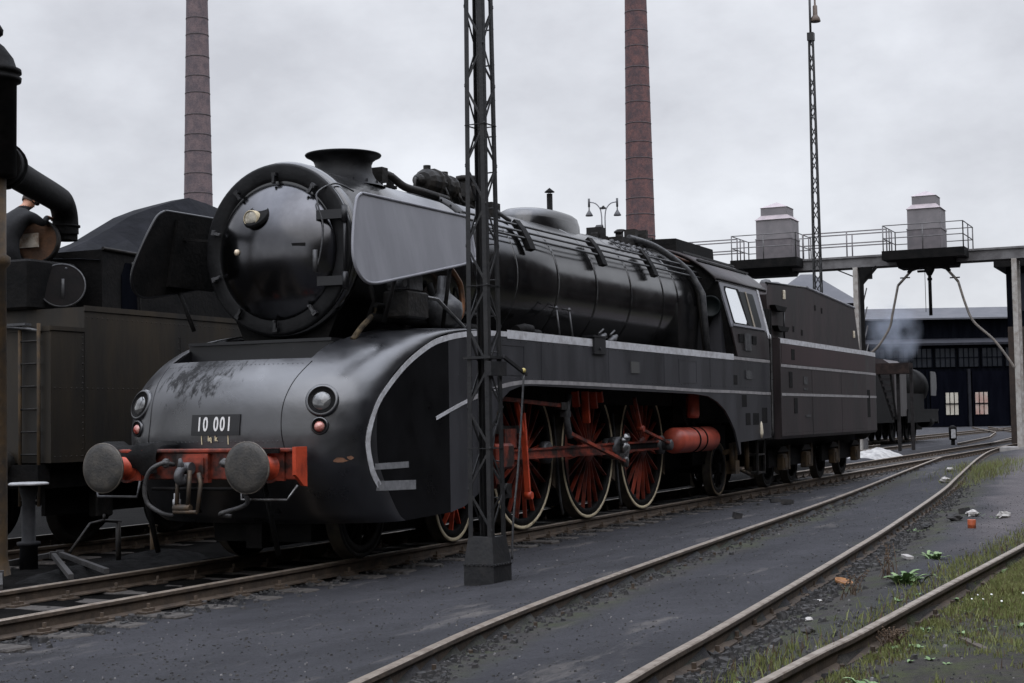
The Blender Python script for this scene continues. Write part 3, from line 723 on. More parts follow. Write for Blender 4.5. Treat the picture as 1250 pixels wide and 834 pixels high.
# panel joints on the nose
for yy, z0_, z1_ in ((-.86, .98, 2.12), (1.02, .98, 2.12)):
    b = MB(); b.tube([(nose_x(yy+.10*math.sin((z-z0_)/(z1_-z0_)*math.pi)*(1 if yy > 0 else -1)*-1, z)-.001, yy+.10*math.sin((z-z0_)/(z1_-z0_)*math.pi)*(1 if yy > 0 else -1)*-1, z) for z in np.linspace(z0_, z1_, 24)], .005, 5); b.build('panel_joint', paint, nose)
b = MB()
for k in range(34):
    yy = -.78+1.74*k/33
    for zz_ in (2.10, 1.30):
        pn, nn2 = nose_normal(yy, zz_); b.lathe(pn, nn2, [(0, .009), (.003, .007), (.004, 0)], 6, cap=False, smooth=False)
join_into(nose, b)
# bolted bracket on the top line
b = MB(); b.rbox(7.35, 7.78, -1.535, -1.40, 2.36, 2.60, .008); b.box(7.30, 7.83, -1.54, -1.38, 2.60, 2.625); b.cyl((7.56, -1.535, 2.44), (7.56, -1.55, 2.44), .022, 10)
b.build('access_flap', paint, loco)
# running board
b = MB(); b.box(3.95, 13.7, -1.47, -.55, 2.50, 2.552); b.box(3.95, 13.7, .55, 1.47, 2.50, 2.552)
b.build('running_board', soot, loco)
# main frame, ash pan, and filler boxes added to block light under the engine
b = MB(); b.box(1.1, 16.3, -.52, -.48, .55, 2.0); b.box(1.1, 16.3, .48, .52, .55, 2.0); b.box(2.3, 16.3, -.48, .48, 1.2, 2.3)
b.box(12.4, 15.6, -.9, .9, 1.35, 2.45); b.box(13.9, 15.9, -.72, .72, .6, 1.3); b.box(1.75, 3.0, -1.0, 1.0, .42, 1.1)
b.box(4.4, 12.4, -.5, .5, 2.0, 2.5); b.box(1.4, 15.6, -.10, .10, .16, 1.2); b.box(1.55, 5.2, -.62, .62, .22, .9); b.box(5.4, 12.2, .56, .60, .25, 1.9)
b.build('frame_and_light_blocks', soot, loco)
# --- smokebox
BC = 3.40; DC = 3.365
b = MB()
b.lathe((1.90, 0, BC), (1, 0, 0), [(.0, .80), (.0, .93), (.012, .950), (.05, .952), (.06, .935), (.06, .955), (.10, .985), (.20, .985), (.215, .962), (3.05, .962), (3.05, .99), (3.13, .99), (3.13, .96)], 72)
smk = b.build('smokebox', boilerp, loco)
# front ring flange
b = MB(); b.lathe((1.90, 0, BC), (1, 0, 0), [(.0, .955), (-.015, .945), (-.02, .925), (-.02, .80), (-.010, .77), (.01, .74)], 72, cap=False)
b.build('front_ring', ringp, smk)
# door: domed
b = MB(); rd, dep = .765, .32; prof = []
for k in range(22):
    q = k/21; r_ = rd*(1-q); prof.append((.03-dep*(1-(r_/rd)**2.0)**.9*1.0, r_))
b.lathe((1.86, 0, DC), (1, 0, 0), [(.04, rd)]+prof, 64, cap=False)
door = b.build('smokebox_door', gloss, loco)
def doorp(y, z):
    r_ = math.hypot(y, z-DC); return 1.89-dep*(1-min(1, r_/rd)**2)**.9
# clamps round the rim
for k in range(10):
    a = R(18+36*k); cy, cz = math.cos(a), math.sin(a)
    if abs(cz) < .45 and cy < 0: continue
    rad = Vector((0, cy, cz)); tan = Vector((0, -cz, cy)); RR = Matrix((rad, tan, Vector((1, 0, 0)))).transposed()
    b = MB(); b.obox(Vector((1.835, 0, DC))+rad*.805, (.10, .032, .035), RR); b.obox(Vector((1.85, 0, DC))+rad*.86, (.04, .055, .05), RR); b.cyl(Vector((1.84, 0, DC))+rad*.765, Vector((1.80, 0, DC))+rad*.765, .013, 8)
    b.build('door_clamp', dullsteel if k % 3 == 0 else paint, door)
for z in (DC+.36, DC-.36):                            # hinge straps on the engine's left side
    b = MB(); b.bar((1.80, -.58, z), (1.84, -.90, z), .05, .10, up=(0, 0, 1)); b.cyl((1.84, -.90, z-.09), (1.84, -.90, z+.09), .035, 10); b.build('door_hinge', paint, door)
b = MB(); b.cyl((1.84, -.90, DC-.46), (1.84, -.90, DC+.46), .018, 8); b.build('hinge_pin', paint, door)
# top headlight let into the door
y, z = .10, 3.735; x = doorp(y, z)
b = MB(); dn = Vector((-.93, .06, .35)).normalized()
b.lathe(Vector((x+.02, y, z)), (-.80, .05, .60), [(0, .165), (.035, .158), (.04, .150), (.02, .13)], 28, 1, cap=False)
b.lathe(Vector((x+.02, y, z)), (-.80, .05, .60), [(.034, 0), (.036, .156)], 28, 1, cap=False)
b.lathe(Vector((x-.00, y+.03, z-.02)), (-1, 0, 0), [(0, .095), (.07, .092), (.08, .086), (.075, .08)], 24, 0, cap=False)
b.lathe(Vector((x-.00, y+.03, z-.02)), (-1, 0, 0), [(.065, .085), (.075, .055), (.078, .03), (.082, 0)], 24, 2, cap=False)
b.build('top_headlight', [cream, soot, lens], door, fix=False)
b = MB(); x = doorp(.34, 3.36); b.lathe((x+.01, .34, 3.36), (-1, .35, 0), [(0, .035), (.03, .033), (.04, 0)], 14); 
b.build('door_glint', mat('glint_cream', (.75, .62, .45), .3), door)  # cream boss shaped and coloured as the pale glint on the door
b = MB(); b.bar((doorp(-.42, 3.40)-.02, -.33, 3.405), (doorp(-.5, 3.4)-.02, -.50, 3.405), .02, .03); b.build('hand_grip', soot, door)
b = MB(); pts = cspline([(1.72, -.60, 3.12), (1.76, -.64, 3.3), (1.79, -.66, 3.6), (1.78, -.60, 3.85), (1.82, -.58, 3.98), (1.95, -.72, 4.08), (2.2, -.80, 4.02)], 6)
b.tube(pts, .011, 6); b.tube([(1.72, -.60, 3.10), (1.72, -.60, 3.34)], .028, 8); b.build('lamp_cable', dullsteel, door)
# --- chimney with wide flared rim
b = MB(); b.lathe((3.30, 0, 4.26), (0, 0, 1), [(0, .50), (.05, .44), (.10, .385), (.18, .345), (.27, .335), (.32, .355), (.355, .40), (.375, .445), (.39, .455), (.40, .45), (.39, .41), (.33, .33), (.05, .31)], 56, cap=False)
b.build('chimney', ringp, loco)
b = MB()
for k in range(16):
    a = 2*math.pi*k/16; c = Vector((3.30+.46*math.cos(a), .46*math.sin(a), 4.29)); b.cyl(c, c+Vector((0, 0, .03)), .014, 6, 0, False)
b.build('chimney_bolts', paint, loco)
# --- boiler barrel and firebox cladding
b = MB()
b.lathe((5.02, 0, BC), (1, 0, 0), [(.0, .94), (.01, .985), (2.3, 1.0), (5.4, 1.035), (7.2, 1.06), (8.1, 1.06), (8.72, 1.06)], 80)
boiler = b.build('boiler', boilerp, loco)
for x in (6.0, 7.35, 8.75, 10.15, 11.6, 12.3):
    rr_ = float(np.interp(x-5.02, [0, 2.3, 5.4, 7.2, 9], [.985, 1.0, 1.035, 1.06, 1.06]))
    b = MB(); b.lathe((x, 0, BC), (1, 0, 0), [(0, rr_-.01), (0, rr_+.006), (.05, rr_+.006), (.05, rr_-.01)], 80, cap=False); b.build('boiler_band', boilerp, boiler)
b = MB(); b.lathe((4.93, 0, BC), (1, 0, 0), [(.0, .96), (.0, 1.03), (.10, 1.03), (.10, .97)], 72, cap=False)
for k in range(40):
    a = 2*math.pi*k/40; c = Vector((4.93, 1.0*math.cos(a), BC+1.0*math.sin(a))); b.cyl(c, c+Vector((-.015, 0, 0)), .012, 6, 0, False)
b.build('boiler_flange', paint, loco)
b = MB(); b.xz([(12.25, 2.55), (13.7, 2.55), (13.7, 3.4), (12.25, 3.4)], -1.075, 1.075); b.build('firebox_side', boilerp, loco)
# steam dome: low, flat topped casing
b = MB(); rows = []
for t_, k in ((0., 1.0), (.30, .99), (.40, .94), (.44, .84), (.455, .6), (.455, .0)):
    rows.append([(9.02+1.02*k*math.copysign(abs(math.cos(a))**.75, math.cos(a)), .44*k*math.copysign(abs(math.sin(a))**.8, math.sin(a)), 4.17+t_+(.045 if t_ > .2 else 0)*math.sin(a*0)) for a in np.linspace(0, 2*math.pi, 40, endpoint=False)])
b.grid(rows, True); b.build('steam_dome', boilerp, loco)
# thin rods on the boiler flank, with brackets
for k, (a0, yy) in enumerate(((38, 0), (32, 0), (26.5, 0))):
    a = R(a0); pts = []
    for x in np.linspace(4.7, 13.6, 12):
        q = 1.105+.008*(x-5); pts.append((x, -q*math.cos(a), BC+q*math.sin(a)))
    b = MB(); b.tube(pts, .017, 8); b.build('control_rod', dullsteel, loco)
for x in (6.35, 8.9, 11.1):
    b = MB(); P = []
    for aa in (18, 26, 34, 42):
        a = R(aa); q = 1.14+.01*(x-6); P.append((-q*math.cos(a), BC+q*math.sin(a)))
    P2 = [(y*.93, BC+(z-BC)*.93) for y, z in P[::-1]]
    b.yz(P+P2, x-.09, x+.09); b.build('rod_bracket', soot, loco)
# washout plugs on the shoulder
for i in range(8):
    for a_ in (50, 60):
        a = R(a_); q = 1.055; x = 10.55+i*.25+(a_ > 55)*.12
        c = Vector((x, -q*math.cos(a), BC+q*math.sin(a))); d = Vector((0, -math.cos(a), math.sin(a)))
        b = MB(); b.lathe(c, d, [(0, .055), (.02, .05), (.02, .028), (.04, .024), (.04, 0)], 12); b.build('washout_plug', dullsteel, boiler)
# small handrail steps and levers low on the boiler
for x in (7.0, 7.45):
    b = MB(); b.tube([(x, -1.01, 3.02), (x, -1.12, 3.0), (x-.06, -1.2, 2.56)], .014, 6); b.blob((x, -1.12, 3.0), .03); b.build('drain_lever', dullsteel, loco)
for x in (8.3, 8.75):
    b = MB(); b.lathe((x, -1.2, 2.58), (.9, 0, .35), [(0, .05), (.22, .05), (.24, .03), (.32, .03)], 12); b.tube([(x+.05, -1.2, 2.7), (x+.35, -1.15, 2.78)], .015, 6); b.build('blowdown_valve', dullsteel, loco)
b = MB(); b.lathe((5.6, -1.15, 2.62), (1, 0, .1), [(0, .07), (.3, .08), (.5, .05)], 12); b.lathe((6.1, -1.12, 2.62), (1, 0, 0), [(0, .05), (.3, .05)], 12); b.build('blowdown_valve', soot, loco)
# --- smoke deflectors
dpoly = cspline([(x, z, 0) for x, z in [(1.56, 3.875), (1.46, 3.82), (1.38, 3.70), (1.27, 3.48), (1.19, 3.28), (1.165, 3.14), (1.20, 3.02), (1.30, 2.935), (1.44, 2.912), (1.62, 2.93)]], 4)
DP = [(p.x, p.y) for p in dpoly]+[(3.55, 3.275), (3.98, 3.36), (4.06, 3.42), (4.06, 3.86), (4.0, 3.91), (3.6, 3.905), (1.62, 3.882)]
dy = lambda z: 1.46-.19*(z-2.92)
for s in (-1, 1):
    b = MB(); b.prism(DP, lambda u, v, t: (u, s*(dy(v)-t), v), 0, .016); d = b.build('smoke_deflector', deflm if s < 0 else soot, loco)  # far one in black: shade on its inner face put into the colour
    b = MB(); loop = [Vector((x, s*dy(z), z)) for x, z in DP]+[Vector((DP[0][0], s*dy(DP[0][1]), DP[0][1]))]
    b.tube(loop, .018, 8); b.build('beaded_edge', deflm if s < 0 else paint, d)  # far rim darkened to match that painted shade
    for x, z in ((1.9, 3.6), (3.2, 3.6)):
        b = MB(); b.bar((x, s*(dy(z)-.02), z), (x+.05, s*.92, z-.05), .05, .03); b.build('deflector_stay', soot, d)
    for pp in ([(2.0, s*1.42, 3.0), (2.05, s*1.25, 2.55)], [(3.4, s*1.36, 3.25), (3.4, s*1.25, 2.55)]): b = MB(); b.tube(pp, .025, 8); b.build('deflector_post', soot, d)
b = MB(); b.prism([(1.75, 3.05), (2.6, 3.05), (2.6, 3.80), (1.75, 3.80)], lambda u, v, t: (u, dy(v)-.02-t, v), 0, .05); b.build('deflector_box', soot, loco)
# --- fittings on the smokebox top
b = MB()
b.lathe((4.70, -.22, 4.54), (1, 0, 0), [(0, .04), (.03, .075), (.09, .08), (.10, .05), (.16, .05), (.17, .12), (.22, .165), (.24, .175), (.40, .175), (.41, .20), (.45, .20), (.46, .15), (.60, .15), (.61, .185), (.65, .185), (.66, .145), (.84, .145), (.86, .17), (.9, .17), (.91, .09), (1.08, .09)], 14, smooth=False)
for k in range(8): a = k*math.pi/4; b.cyl((5.14, -.22+.185*math.cos(a), 4.54+.185*math.sin(a)), (5.18, -.22+.185*math.cos(a), 4.54+.185*math.sin(a)), .016, 6, 0, False)
b.box(4.98, 5.10, -.30, -.14, 4.28, 4.40); b.box(5.40, 5.52, -.30, -.14, 4.28, 4.42); b.cyl((5.45, -.22, 4.66), (5.45, -.22, 4.74), .06, 8, 0, False); b.cyl((4.99, -.22, 4.70), (4.99, -.22, 4.76), .05, 8, 0, False)
b.box(5.62, 5.78, -.38, -.10, 4.44, 4.62); b.cyl((5.85, -.2, 4.30), (5.85, -.2, 4.66), .07, 10, 0, False); b.cyl((5.85, -.2, 4.50), (5.85, -.2, 4.54), .11, 8, 0, False); b.tube([(5.6, -.34, 4.5), (5.6, -.40, 4.36), (5.9, -.42, 4.30)], .025, 6)
b.tube(cspline([(4.72, -.22, 4.54), (4.56, -.28, 4.52), (4.50, -.3, 4.38)], 5), .018, 8); b.tube([(5.2, -.36, 4.5), (5.2, -.44, 4.32)], .02, 6)
b.build('turbo_generator', grimy, loco)
b = MB(); b.tube(cspline([(3.92, -.12, 4.5), (4.05, -.2, 4.50), (4.25, -.3, 4.38), (4.6, -.35, 4.36), (5.2, -.4, 4.33)], 6), .05, 10); b.box(3.84, 3.98, -.22, .02, 4.4, 4.58); b.build('exhaust_pipe', grimy, loco)
b = MB(); b.box(4.25, 4.34, -.1, -.04, 4.3, 4.58); b.box(4.21, 4.38, -.12, -.02, 4.38, 4.42); b.build('whistle_bracket', soot, loco)
b = MB(); b.cyl((6.05, -.25, 4.2), (6.05, -.25, 4.70), .12, 14); b.box(6.0, 6.25, -.42, -.1, 4.42, 4.62); b.cyl((6.05, -.25, 4.7), (6.05, -.25, 4.76), .15, 8); b.box(6.1, 6.36, -.6, -.3, 4.2, 4.4); b.build('regulator_valve', grimy, loco)
b = MB(); b.tube([(6.2, -.62, 4.28), (6.45, -.70, 4.17)], .03, 8); b.build('valve_lever', dullsteel, loco)
b = MB(); b.box(11.0, 11.25, -.2, .05, 4.38, 4.62); b.box(10.85, 11.4, -.18, 0, 4.38, 4.5); b.bar((10.95, -.1, 4.44), (11.25, -.1, 4.64), .12, .1); b.build('safety_valve', grimy, loco)
# feed pump and pipes under the deflector
b = MB(); b.rbox(2.45, 2.95, -1.32, -1.0, 2.62, 2.92, .02); b.build('lubricator', grimy, loco)
b = MB(); b.rbox(2.52, 2.86, -1.30, -1.02, 2.92, 3.3, .02); b.box(2.44, 2.94, -1.33, -1.0, 3.22, 3.30); b.cyl((2.40, -1.32, 3.0), (2.40, -1.12, 3.0), .05, 12); b.build('lubricator_tank', dullsteel, loco)
b = MB(); b.tube([(2.95, -1.25, 2.88), (3.15, -1.32, 2.86), (3.7, -1.38, 2.56)], .022, 8); b.build('drain_pipe', steel, loco)
b = MB(); b.lathe((3.6, -1.16, 2.55), (0, 0, 1), [(0, .12), (.06, .20), (.2, .23), (.3, .22), (.36, .15), (.42, .08), (.62, .06)], 18); b.build('feed_pump', dullsteel, loco)
b = MB(); b.tube(cspline([(3.75, -1.2, 2.62), (3.95, -1.22, 2.75), (3.98, -1.2, 3.05), (3.85, -1.2, 3.18), (3.65, -1.2, 3.3)], 6), .035, 8); b.build('copper_pipe', mat('copper', (.22, .10, .045), .4, .6, (.10, .06, .04), 8), loco)
b = MB()
for i in range(7):
    x = 2.2+i*.36; b.tube([(x, -.95, 2.56), (x+.05, -1.02, 2.8), (x, -.95, 3.1+.1*(i % 2))], .03+.012*(i % 3), 8)
b.tube([(2.2, -1.0, 2.62), (4.9, -1.0, 2.62)], .05, 10); b.tube([(2.2, -1.06, 2.75), (4.9, -1.04, 2.78)], .03, 8)
b.build('steam_pipes', soot, loco)
b = MB(); b.tube(cspline([(1.86, -.97, 2.36), (2.0, -1.0, 2.5), (2.2, -1.0, 2.62), (2.35, -.96, 2.72)], 5), .032, 10); b.build('lagged_pipe', mat('frayed_lagging', (.03, .022, .014), .9, 0, (.13, .095, .05), 9, .6, 20), loco)
# pipes and clutter in front of the cab
b = MB(); b.tube(cspline([(11.9, -.35, 4.52), (12.5, -.62, 4.40), (13.0, -.98, 4.05), (13.15, -1.15, 3.75)], 6)+[Vector((13.18, -1.22, 3.6)), Vector((13.2, -1.28, 2.56))], .055, 12); b.build('lagged_pipe', dullsteel, loco)
b = MB(); b.tube(cspline([(12.2, -.3, 4.50), (12.8, -.6, 4.38), (13.2, -.92, 4.06), (13.34, -1.06, 3.75), (13.4, -1.18, 2.56)], 6), .045, 10); b.build('injector_pipe', grimy, loco)
b = MB()
for i in range(9):
    x = 11.6+i*.24; h = .07+.09*((i*7) % 3)/2; b.cyl((x, -.28+.07*(i % 3), 4.40), (x, -.28+.07*(i % 3), 4.50+h), .05, 8); b.cyl((x, -.28+.07*(i % 3), 4.5+h), (x, -.28+.07*(i % 3), 4.53+h), .075, 8)
b.box(11.4, 13.7, -.42, .3, 4.36, 4.49); b.box(12.35, 12.5, -.3, -.1, 4.45, 4.72); b.box(12.9, 13.0, -.3, -.12, 4.45, 4.76)
b.build('boiler_fittings', grimy, loco)
b = MB(); b.tube([(12.9, -.72, 4.30), (13.7, -.86, 4.2)], .03, 8); b.tube([(12.6, -.5, 4.44), (13.1, -.78, 4.24)], .022, 8); b.build('copper_pipe', mat('copper_dull', (.14, .06, .035), .5, .4, (.05, .03, .02), 8), loco)

# --- cab
cabdark = mat('dark_interior_pane', (.004, .006, .006), .4, 0, spec=.12)  # darkness of the cab interior put into the pane colour
cab = MB()
SB = (14.28, 2.53, 13.72, 3.95, 16.18, 3.93, 16.46, 3.05)      # front bottom, front top, rear top, sill
def cabY(z): return 1.5 if z <= 2.55 else 1.5-(z-2.55)*.055 if z < 3.06 else 1.472-(z-3.06)*.17
cabp = [(14.27, 2.54), (14.00, 3.06), (13.72, 3.93), (16.18, 3.93), (16.40, 3.06), (16.36, 2.54)]
roofprof = [(-1.36, 3.90)]+[(y, 4.52-.60*(abs(y)/1.36)**2.3) for y in np.linspace(-1.36, 1.36, 25)]+[(1.36, 3.90)]
b = MB(); b.yz([(-1.32, 2.54), (-1.32, 3.9)]+[(y*.97, z-.04) for y, z in roofprof[1:-1]]+[(1.32, 3.9), (1.32, 2.54)], 13.86, 16.10); cabo = b.build('cab', side_paint, loco)
for s in (-1, 1):
    b = MB()
    lo = [(14.27, 2.545), (14.02, 3.06), (16.41, 3.06), (16.36, 2.545)]
    b.add([(x, s*cabY(z), z) for x, z in lo]+[(x, s*(cabY(z)-.03), z) for x, z in lo], [(0, 1, 2, 3), (7, 6, 5, 4), (0, 4, 5, 1), (1, 5, 6, 2), (2, 6, 7, 3), (3, 7, 4, 0)])
    b.build('cab_side', tenderp, cabo)
    up = [(14.02, 3.064), (13.74, 3.90), (16.10, 3.90), (16.30, 3.064)]
    b = MB(); b.add([(x, s*(cabY(z)+.002), z) for x, z in up]+[(x, s*(cabY(z)-.03), z) for x, z in up], [(0, 1, 2, 3), (7, 6, 5, 4), (0, 4, 5, 1), (1, 5, 6, 2), (2, 6, 7, 3), (3, 7, 4, 0)])
    wp = b.build('window_panel', deflm, cabo)  # paler than the lower side: sky light on its tilt put into colour
    def quad(pts, y_off, m_, nm, par, th=.02):
        bb = MB(); n_ = len(pts)
        bb.add([(x, s*(cabY(z)+y_off), z) for x, z in pts]+[(x, s*(cabY(z)+y_off-th), z) for x, z in pts], [tuple(range(n_)), tuple(range(2*n_-1, n_-1, -1))]+[(i, (i+1) % n_, (i+1) % n_+n_, i+n_) for i in range(n_)])
        return bb.build(nm, m_, par)
    def rquad(x0b, x1b, x0t, x1t, z0, z1, rr=.05):      # slanted pane with clipped corners
        return [(x0b+rr, z0), (x1b-rr, z0), (x1b, z0+rr), (x1t, z1-rr), (x1t-rr, z1), (x0t+rr, z1), (x0t, z1-rr), (x0b, z0+rr)]
    fr = quad(rquad(14.16, 15.12, 13.98, 14.90, 3.12, 3.80), .010, soot, 'window_frame', cabo)
    quad(rquad(14.20, 15.00, 14.02, 14.72, 3.15, 3.77), .016, glassy, 'window_pane', cabo)
    quad(rquad(15.10, 15.98, 14.90, 15.80, 3.13, 3.76), .012, cabdark, 'window_pane', cabo)
    quad([(15.42, 3.12), (15.52, 3.12), (15.32, 3.78), (15.26, 3.78)], .022, cream if False else mat('window_bar', (.30, .26, .2), .6), 'window_bar', cabo)
    quad([(14.10, 3.085), (16.2, 3.085), (16.2, 3.125), (14.10, 3.125)], .03, deflm, 'window_sill', cabo, .05)
    quad([(16.34, 2.95), (16.50, 2.95), (16.22, 3.88), (16.12, 3.88)], .014, white if s < 0 else deflm, 'door_edge', cabo)
    b = MB(); b.tube([(16.30, s*1.53, 3.02), (16.32, s*1.545, 2.9), (16.30, s*1.545, 1.2), (16.29, s*1.53, 1.08)], .022, 8); b.build('handrail', steel, cabo)
    b = MB(); b.box(14.72, 15.12, s*1.495, s*1.512, 2.66, 2.98); b.build('builder_plate', dullsteel, cabo)
    for x in (14.4, 15.25):
        b = MB(); b.rbox(x, x+.26, min(s*1.47, s*1.498), max(s*1.47, s*1.498), 2.80, 2.95, .0015); b.build('foothold', soot, cabo)
    b = MB(); b.box(14.73, 15.13, s*1.50, s*1.512, 2.14, 2.30); b.build('number_plate', dullsteel, cabo)
    # cab front wall between boiler and side: slanted spectacle plate with round window
    b = MB(); P = [(14.25, s*1.47, 2.55), (13.72, s*1.32, 3.92), (13.66, s*.9, 4.28), (13.5, s*.4, 4.47), (13.45, s*.2, 2.55)]
    b.add(P, [(0, 1, 2, 3, 4)]); b.build('spectacle_plate', soot, cabo)
    b = MB(); b.lathe((13.73, s*1.17, 3.42), (-.9, s*.35, 0), [(0, .20), (.06, .20), (.07, .17), (.04, .15), (.04, 0)], 24); b.build('round_window', [cabdark], cabo)
b = MB(); rows = [[(x, y*k, z) for y, z in roofprof] for x, k in ((13.55, 1.0), (16.75, 1.0))]
rows2 = [[(x, y*.985, z-.045) for y, z in roofprof] for x in (13.55, 16.75)]
b.grid(rows); b.grid(rows2[::-1]); b.grid([rows[0], rows2[0]]); b.grid([rows2[1], rows[1]])
roof = b.build('cab_roof', tenderp, loco)
for y in (-1.0, -.72, 1.0, .72):
    z = 4.52-.60*(abs(y)/1.36)**2.3
    b = MB(); b.bar((13.6, y, z+.03), (16.7, y, z+.03), .04, .035); b.build('roof_gutter', paint, roof)
b = MB(); b.yz([(-.52, 4.40), (.52, 4.40), (.50, 4.72), (-.50, 4.70)], 13.9, 16.1); b.build('roof_ventilator', soot, roof)
# --- buffer beam
b = MB(); b.box(.42, .60, -1.20, 1.20, .93, 1.23); b.box(.36, .42, -1.20, 1.20, 1.20, 1.24)
beam = b.build('buffer_beam', redd, loco, bevel=.012)
b = MB(); b.xz([(.34, 1.25), (.54, 1.25), (.54, .86), (.48, .87), (.34, .98)], -1.235, -1.195); b.build('beam_end', red, beam)
b = MB(); b.xz([(.34, 1.25), (.54, 1.25), (.54, .86), (.48, .87), (.34, .98)], 1.195, 1.235); b.build('beam_end', red, beam)
b = MB(); b.box(.355, .42, -.18, .20, .90, 1.19); b.box(.335, .355, -.14, .16, .95, 1.15)
b.build('drawbar_plate', redd, beam)
b = MB(); rows = []
for i in range(14):
    u = i/13; yy = .45+.85*u; zz = 1.26+.03*math.sin(u*9)+.02*math.sin(u*23)
    rows.append([(.72, yy, zz+.02), (.5, yy, zz+.02), (.37, yy, zz), (.335, yy, zz-.10-.05*math.sin(u*7)), (.36, yy, zz-.26-.06*math.sin(u*11))])
b.grid(rows); cv = b.build('beam_cover', soot, beam)
b = MB(); b.bar((.33, -1.05, 1.215), (.33, -.62, 1.215), .03, .05); b.build('beam_step', soot, beam)
for s in (-1, 1):
    y = s*.875; c = Vector((0, y, 1.06))
    b = MB(); b.lathe((.09, y, 1.06), (1, 0, 0), [(0, .085), (.1, .105), (.30, .105), (.30, .135), (.36, .14), (.36, 0.0)], 28)
    bf = b.build('buffer', red, loco)
    b = MB(); prof = [(.0, .0), (.002, .1), (.010, .19), (.026, .240), (.040, .250), (.055, .244), (.06, .1), (.10, .09)]
    b.lathe(c, (1, 0, 0), prof, 48, cap=False)
    hd = b.build('buffer_head', mat('buffer_face', (.040, .038, .035), .55, .2, (.085, .075, .062), 7, .25, 40, lo=.42, hi=.75), bf)
    b = MB(); b.lathe(c+Vector((.032, 0, 0)), (1, 0, 0), [(0, .246), (0, .2535), (.022, .2535), (.022, .24)], 48, cap=False); b.build('head_rim', mat('buffer_rim', (.18, .16, .13), .5, .3, (.06, .05, .045), 7), bf)
    b = MB(); b.lathe((.40, y, 1.06), (1, 0, 0), [(0, .165), (.03, .165)], 24); b.box(.395, .42, y-.19, y+.19, .92, 1.2); b.build('buffer_socket', redd, bf)
# coupling hook and screw link
b = MB(); hk = cspline([(.40, 0, 1.05), (.28, 0, 1.06), (.17, 0, 1.04), (.12, 0, .98), (.15, 0, .92), (.21, 0, .93), (.22, 0, .99)], 5); b.tube(hk, [.045+.0*i for i in range(len(hk))], 10); b.tube([(.17, 0, 1.04), (.15, 0, 1.15)], [.045, .015], 8)
b.cyl((.26, -.06, 1.05), (.26, .06, 1.05), .06, 14); b.build('coupling_hook', dullsteel, loco)
b = MB(); b.tube([(.21, -.07, 1.03), (.18, -.07, .68), (.18, .07, .68), (.21, .07, 1.03)], .022, 8); b.tube([(.18, -.1, .66), (.18, .1, .66)], .035, 10); b.tube([(.2, -.17, .62), (.24, -.18, .9), (.26, -.14, 1.0)], .022, 8); b.tube([(.17, -.18, .62), (.17, .10, .62)], .02, 8); b.build('screw_coupling', mat('rusty_link', (.09, .06, .035), .6, .4, (.05, .045, .04), 8), loco)
for y0, y1 in ((.30, .48), (-.42, -.72)):
    b = MB(); pts = cspline([(.38, y0-.05, 1.08), (.26, y0, 1.10), (.20, y1-.06, 1.02), (.20, y1, .85), (.22, y1-.02, .70), (.26, y0+.02, .60), (.34, y0-.06, .57)], 6)
    b.tube(pts, .023, 10); b.blob((.30, y0, 1.1), .05); b.build('air_hose', rubber, loco)
b = MB(); b.cyl((.25, .12, .62), (.25, .12, .8), .03, 10); b.cyl((.25, .12, .68), (.25, .12, .74), .042, 10); b.build('hose_coupling', capw, loco)
b = MB(); b.tube([(.30, -.62, .92), (.28, -.64, .74), (.30, -1.16, .74), (.36, -1.24, .88)], .014, 8); b.build('shunter_step', steel, loco)
b = MB(); b.tube([(.30, .62, .92), (.28, .64, .76), (.30, 1.16, .76), (.36, 1.24, .88)], .014, 8); b.build('shunter_step', dullsteel, loco)
b = MB(); b.tube([(.35, .5, .84), (.35, -.5, .84)], .02, 6); b.tube([(.5, -.75, .9), (.75, -.75, .16)], .03, 6); b.tube([(.5, .75, .9), (.75, .75, .16)], .03, 6); b.build('rail_guard', soot, loco)
